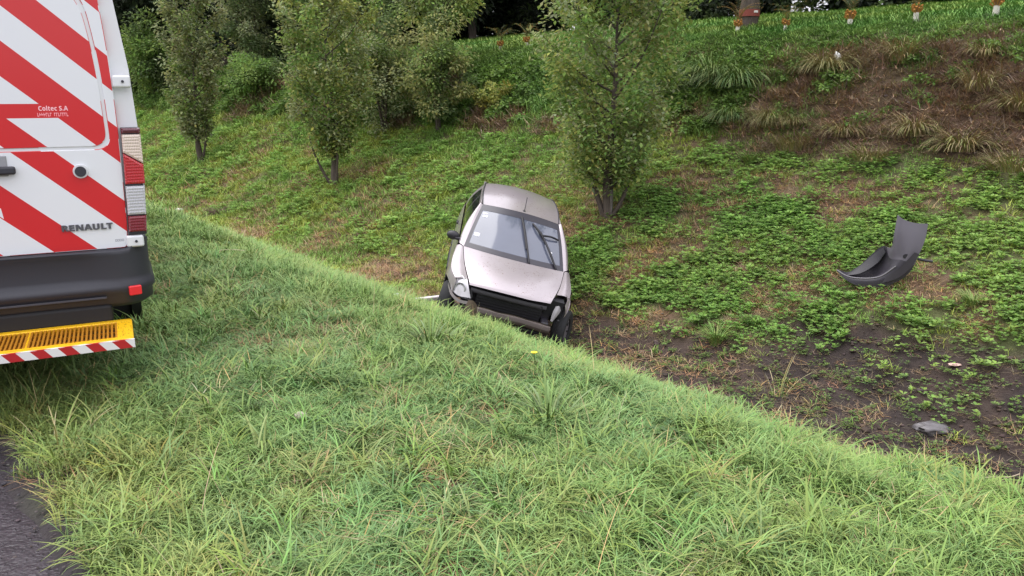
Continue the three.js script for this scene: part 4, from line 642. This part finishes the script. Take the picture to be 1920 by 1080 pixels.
{
  const turf = [tuft(701, 18, 0.115, 0.0021, 0.06, 0.45, 1.5), tuft(702, 18, 0.105, 0.0024, 0.06, 0.55, 1.7), tuft(703, 16, 0.15, 0.0025, 0.06, 0.4, 1.9)], longb = tuft(704, 9, 0.27, 0.0032, 0.04, 0.4, 1.5, 5), strawg = tuft(705, 10, 0.14, 0.0017, 0.08, 1.2, 0.6, 3), stalk = tuft(706, 2, 0.30, 0.0014, 0.05, 0.35, 0.7, 5);
  const broadleaf = (() => { const q = rng(733), L = new Leaves(); for (let k = 0; k < 22; k++) { const a = q() * 6.283, d = 0.09 * Math.sqrt(q()), y = 0.03 + 0.05 * q(); for (let j = 0; j < 3; j++) { const b = a + j * 2.1 + q(); L.add(Math.cos(a) * d, y, Math.sin(a) * d, Math.cos(b), 0.3 + 0.3 * q(), Math.sin(b), 0.2, 1, 0.1, 0.022 * (0.8 + 0.6 * q()), 0.008, tint([1, 1, 1], q, 0.2)); } } return L.build(); })();
  const wide = tuft(734, 16, 0.24, 0.0048, 0.05, 0.55, 1.5, 5), wides = [], clover = [];
  const lists = [[], [], []], longs = [], straws = [], stalks = [], r = rng(801);
  const fill = (a0, a1, s0, s1, dens, sc) => { const n = Math.round((a1 - a0) * (s1 - s0) * dens); for (let k = 0; k < n; k++) {
    const a = lerp(a0, a1, r()), s = lerp(s0, s1, r()), [x, z] = W3(a, s); if (noCar(x, z)) continue;
    const edge = 0.47 + 0.30 * (fbm(a * 2.0, 3, 3) - 0.5); if (s < edge) continue;
    if (s > 5.5 && r() < sm(5.5, 7.2, s)) continue;
    const big = fbm(a * 0.9 + 7, s * 0.9, 3), fine = fbm(a * 4 + 2, s * 4, 2), bare = sm(0.60, 0.72, fbm(a * 1.7 + 90, s * 1.7, 3));
    if (r() < bare * 0.5) { if (r() < 0.6) straws.push([a, s, sc * (0.7 + 0.6 * r()), 0.8, r() * 6.28, tint(r() < 0.5 ? GC.deadg : GC.brown, r, 0.25), 0.005]); continue; }
    let c = mix3(GC.blue, GC.fresh, sm(0.3, 0.65, big)); c = mix3(c, GC.yel, 0.55 * sm(0.5, 0.75, fine) + 0.45 * (1 - sm(0.6, 1.3, s)) + 0.3 * sm(3.2, 4, s) * sm(4.5, 1.5, a)); const clump = fbm(a * 3.6 + 12, s * 3.6 + 5, 2), f = (0.8 + 0.4 * r()) * (0.86 + 0.28 * hash(Math.floor(a * 7), Math.floor(s * 7)));
    if (clump < 0.34 && r() < 0.4) { if (r() < 0.5) straws.push([a, s, sc * (0.6 + 0.5 * r()), 0.6, r() * 6.28, tint(pick([GC.deadg, GC.brown, GC.straw], r), r, 0.3), 0.004]); else if (r() < 0.35) clover.push([a, s, sc * (0.7 + 0.5 * r()), 1, r() * 6.28, tint([0.15, 0.25, 0.075], r, 0.25)]); continue; }
    if (r() < 0.012 + 0.05 * sm(0.6, 0.75, clump)) wides.push([a, s, (0.55 + 0.55 * r()) * Math.min(sc, 1.3), 0.9, r() * 6.28, tint(mix3(GC.fresh, GC.yel, 0.3 * r()), r, 0.2)]);
    const tall = (0.68 + 0.6 * sm(0.3, 0.72, clump)) * (0.8 + 0.5 * big) * lerp(0.8, 0.75 + 1.0 * fbm(a * 1.9 + 17, s * 1.9, 2), sm(2.2, 3.4, s)) * (1 + 0.5 * (1 - sm(0.55, 1.1, s)));
    lists[Math.floor(r() * 3)].push([a, s, sc * (0.8 + 0.4 * r()), tall, r() * 6.28, c.map((v) => v * f)]);
    if (r() < 0.055 + 0.16 * sm(2.6, 3.4, s) * sm(0.45, 0.65, fbm(a * 1.5 + 44, s, 2)) + 0.05 * (1 - sm(0.7, 1.2, s))) longs.push([a, s, (0.6 + 0.6 * r()) * Math.min(sc, 1.3), 1, r() * 6.28, c.map((v) => v * (0.95 + 0.35 * r()))]);
    if (r() < 0.05) straws.push([a, s, sc * (0.6 + 0.6 * r()), 0.9, r() * 6.28, tint(r() < 0.5 ? GC.straw : GC.deadg, r, 0.25), 0.02 + 0.03 * r()]);
    if (r() < 0.003 + 0.014 * (1 - sm(0.6, 1.3, s))) stalks.push([a, s, 0.7 + 0.6 * r(), 1, r() * 6.28, tint(GC.straw, r, 0.2)]);
  } };
  fill(-0.6, 5.0, 0.45, 5.2, 760, 0.92); fill(5.0, 10, 0.45, 6.4, 430, 1.15); fill(10, 20, 0.45, 7.0, 190, 1.5); fill(20, 46, 0.4, 7.2, 70, 2.2); fill(-5, -0.6, 0.45, 6, 120, 1.5);
  turf.forEach((g, k) => scatter('verge_grass', g, GRASS, lists[k])); scatter('long_verge_grass', longb, GRASS, longs); scatter('dead_grass_blades', strawg, GRASS, straws); scatter('seed_stalks', stalk, GRASS, stalks); scatter('broad_verge_grass', wide, GRASS, wides); scatter('clover_leaves', broadleaf, LEAF, clover);
  console.log('verge', lists.map((l) => l.length), longs.length, straws.length);
}
{ // the bank
  const weedGeo = (seed, n, R, size, cols) => { const r = rng(seed), L = new Leaves(); for (let k = 0; k < n; k++) { const a = r() * 6.283, d = R * Math.sqrt(r()), y = 0.02 + 0.09 * r() * (1 - d / R * 0.6); for (let q = 0; q < 3; q++) { const b = a + q * 2.1 + r(); L.add(Math.cos(a) * d, y, Math.sin(a) * d, Math.cos(b), 0.25 + 0.3 * r(), Math.sin(b), 0.3 * (r() - 0.5), 1, 0.3 * (r() - 0.5), size * (0.7 + 0.6 * r()), size * 0.38, tint(pick(cols, r), r, 0.25)); } } return L.build(); };
  const weeds = [weedGeo(901, 9, 0.12, 0.044, [[1, 1, 1]]), weedGeo(902, 12, 0.15, 0.040, [[1, 1, 1]]), weedGeo(903, 7, 0.09, 0.050, [[1, 1, 1]])];
  const bankGrass = [tuft(911, 14, 0.13, 0.0032, 0.08, 0.5, 1.4, 3), tuft(912, 14, 0.17, 0.0034, 0.09, 0.6, 1.6, 3)], deadG = tuft(913, 16, 0.17, 0.003, 0.11, 1.25, 0.5, 3), lawnG = tuft(914, 14, 0.16, 0.0045, 0.12, 0.5, 1.3, 3);
  const vine = mass(921, { rx: 0.22, ry: 0.10, rz: 0.22, y0: 0, lobes: 7, leaves: 70, size: 0.075, cols: [[1, 1, 1]] });
  const clod = (() => { const g = mergeVertices(new THREE.IcosahedronGeometry(0.03, 1).deleteAttribute('normal').deleteAttribute('uv')), p = g.attributes.position, r = rng(4); for (let i = 0; i < p.count; i++) { const k = 0.7 + 0.6 * r(); p.setXYZ(i, p.getX(i) * k, p.getY(i) * k * 0.7, p.getZ(i) * k); } g.computeVertexNormals(); return g; })();
  const W = [[], [], []], BG = [[], []], D = [], LG = [], VN = [], CL = [], r = rng(950);
  const fill = (a0, a1, s0, s1, dens, sc) => { const n = Math.round((a1 - a0) * (s1 - s0) * dens); for (let k = 0; k < n; k++) {
    const a = lerp(a0, a1, r()), s = lerp(s0, s1, r()), [x, z] = W3(a, s); if (noCar(x, z)) continue;
    const dk = dark(a, s), dr = dry(a, s), lu = lush(a, s), we = weedy(a, s), near = 1 - sm(6.5, 11, a), n2 = fbm(a * 0.9, s * 0.9 + 33, 2), rot = r() * 6.28, z1 = sc * (0.75 + 0.5 * r()), q = r();
    const yard = sm(15.6, 16.6, s);
    if (yard > r()) { const f = 0.75 + 0.5 * r(); LG.push([a, s, z1 * 0.95, 0.55 + 0.4 * n2, rot, mix3([0.115, 0.254, 0.0562], [0.203, 0.302, 0.0675], sm(0.35, 0.7, n2)).map((v) => v * f)]); continue; }
    if (q < 0.2 * (0.3 + 2.4 * dk + dr * sm(12, 13, s))) CL.push([a, s, z1 * (0.25 + 1.25 * r() * r() * r()), 0.8, rot, mix3(tint([0.16, 0.12, 0.1], r, 0.3), tint([0.062, 0.043, 0.036], r, 0.3), dk), 0.005]);
    if (r() < dk * 0.92) { if (r() < 0.17) W[Math.floor(r() * 3)].push([a, s, z1 * 0.6, 1, rot, tint([0.135, 0.223, 0.0562], r, 0.3)]); else if (r() < 0.2) D.push([a, s, z1 * 0.7, 0.7, rot, tint([0.195, 0.15, 0.09], r, 0.3), 0.005]); continue; }
    if (lu > 0.3 && r() < lu) { const lo = 1 - 0.55 * sm(14.8, 15.8, s); const f = 0.75 + 0.5 * r(); if (r() < 0.34) VN.push([a, s, z1 * (0.7 + 0.5 * n2) * lo, 0.8, rot, mix3([0.101, 0.199, 0.0394], [0.169, 0.27, 0.0506], n2).map((v) => v * f), 0.02]); else LG.push([a, s, z1 * 1.2, (0.8 + 0.5 * n2) * lo, rot, mix3([0.0945, 0.215, 0.0473], [0.176, 0.262, 0.0619], n2).map((v) => v * f)]); continue; }
    if (dr > 0.25 && r() < dr) { if (r() < 0.78) D.push([a, s, z1 * (0.8 + 0.3 * r()) * (1 + 0.7 * sm(12.3, 13.3, s)), 0.6 + 0.5 * r(), rot, tint(pick(s > 12.4 ? [[0.35, 0.25, 0.17], [0.29, 0.21, 0.145], [0.30, 0.20, 0.13], [0.22, 0.18, 0.09]] : [[0.44, 0.27, 0.14], [0.35, 0.22, 0.13], [0.44, 0.32, 0.18], [0.28, 0.18, 0.11]], r), r, 0.25), 0.004]); else if (r() < 0.5) BG[1].push([a, s, z1 * 0.8, 0.8, rot, tint([0.257, 0.294, 0.0885], r, 0.25)]); continue; }
    if (r() < we * lerp(0.2, 0.85, near)) { const f = 0.8 + 0.45 * r(); W[Math.floor(r() * 3)].push([a, s, z1 * (0.85 + 0.5 * r()), 0.8 + 0.6 * r(), rot, mix3([0.159, 0.32, 0.063], [0.257, 0.384, 0.0938], n2).map((v) => v * f)]); continue; }
    if (r() < 0.16) { D.push([a, s, z1 * 0.85, 0.7, rot, tint(pick([GC.deadg, GC.brown, GC.straw], r), r, 0.25), 0.004]); continue; }
    if (r() < lerp(0.95, 0.55, near)) { const f = 0.8 + 0.4 * r(); BG[r() < 0.5 ? 0 : 1].push([a, s, z1, 0.65 + 0.5 * r(), rot, mix3([0.182, 0.32, 0.063], [0.302, 0.374, 0.0693], sm(0.35, 0.65, n2 * 0.6 + 0.4 * fbm(a * 2, s * 2, 2))).map((v) => v * f)]); }
  } };
  fill(-1, 7, 6.6, 13, 270, 0.9); fill(-1, 7, 13, 16.6, 190, 1.0); fill(7, 14, 6.6, 16.6, 230, 1.05); fill(14, 24, 6.6, 16.6, 150, 1.4); fill(24, 46, 6.6, 16.6, 60, 2.1); fill(46, 75, 5, 16, 10, 3.2); fill(-1, 14, 16.6, 26.5, 70, 1.5); fill(14, 36, 16.6, 27, 32, 2.1); fill(-8, -1, 6.6, 16.6, 30, 1.8);
  for (let k = 0; k < 900; k++) { const a = -0.5 + 7 * r(), s = 0.05 + 0.55 * Math.sqrt(r()); CL.push([a, s, 0.12 + 0.5 * r() * r() * r(), 0.7, r() * 6.28, tint([0.07, 0.06, 0.06], r, 0.35), 0.03 - 0.02 * r()]); }
  weeds.forEach((g, k) => scatter('broadleaf_weeds', g, LEAF, W[k])); bankGrass.forEach((g, k) => scatter('bank_grass', g, GRASS, BG[k])); scatter('dead_bank_grass', deadG, GRASS, D); scatter('lawn_grass', lawnG, GRASS, LG); scatter('creeping_vine_leaves', vine, LEAF, VN); scatter('soil_clods', clod, std(1, 1, 1, 0.9), CL);
  console.log('bank', W.map((l) => l.length), BG.map((l) => l.length), D.length, LG.length, VN.length, CL.length);
}
renderer.render(scene, camera);
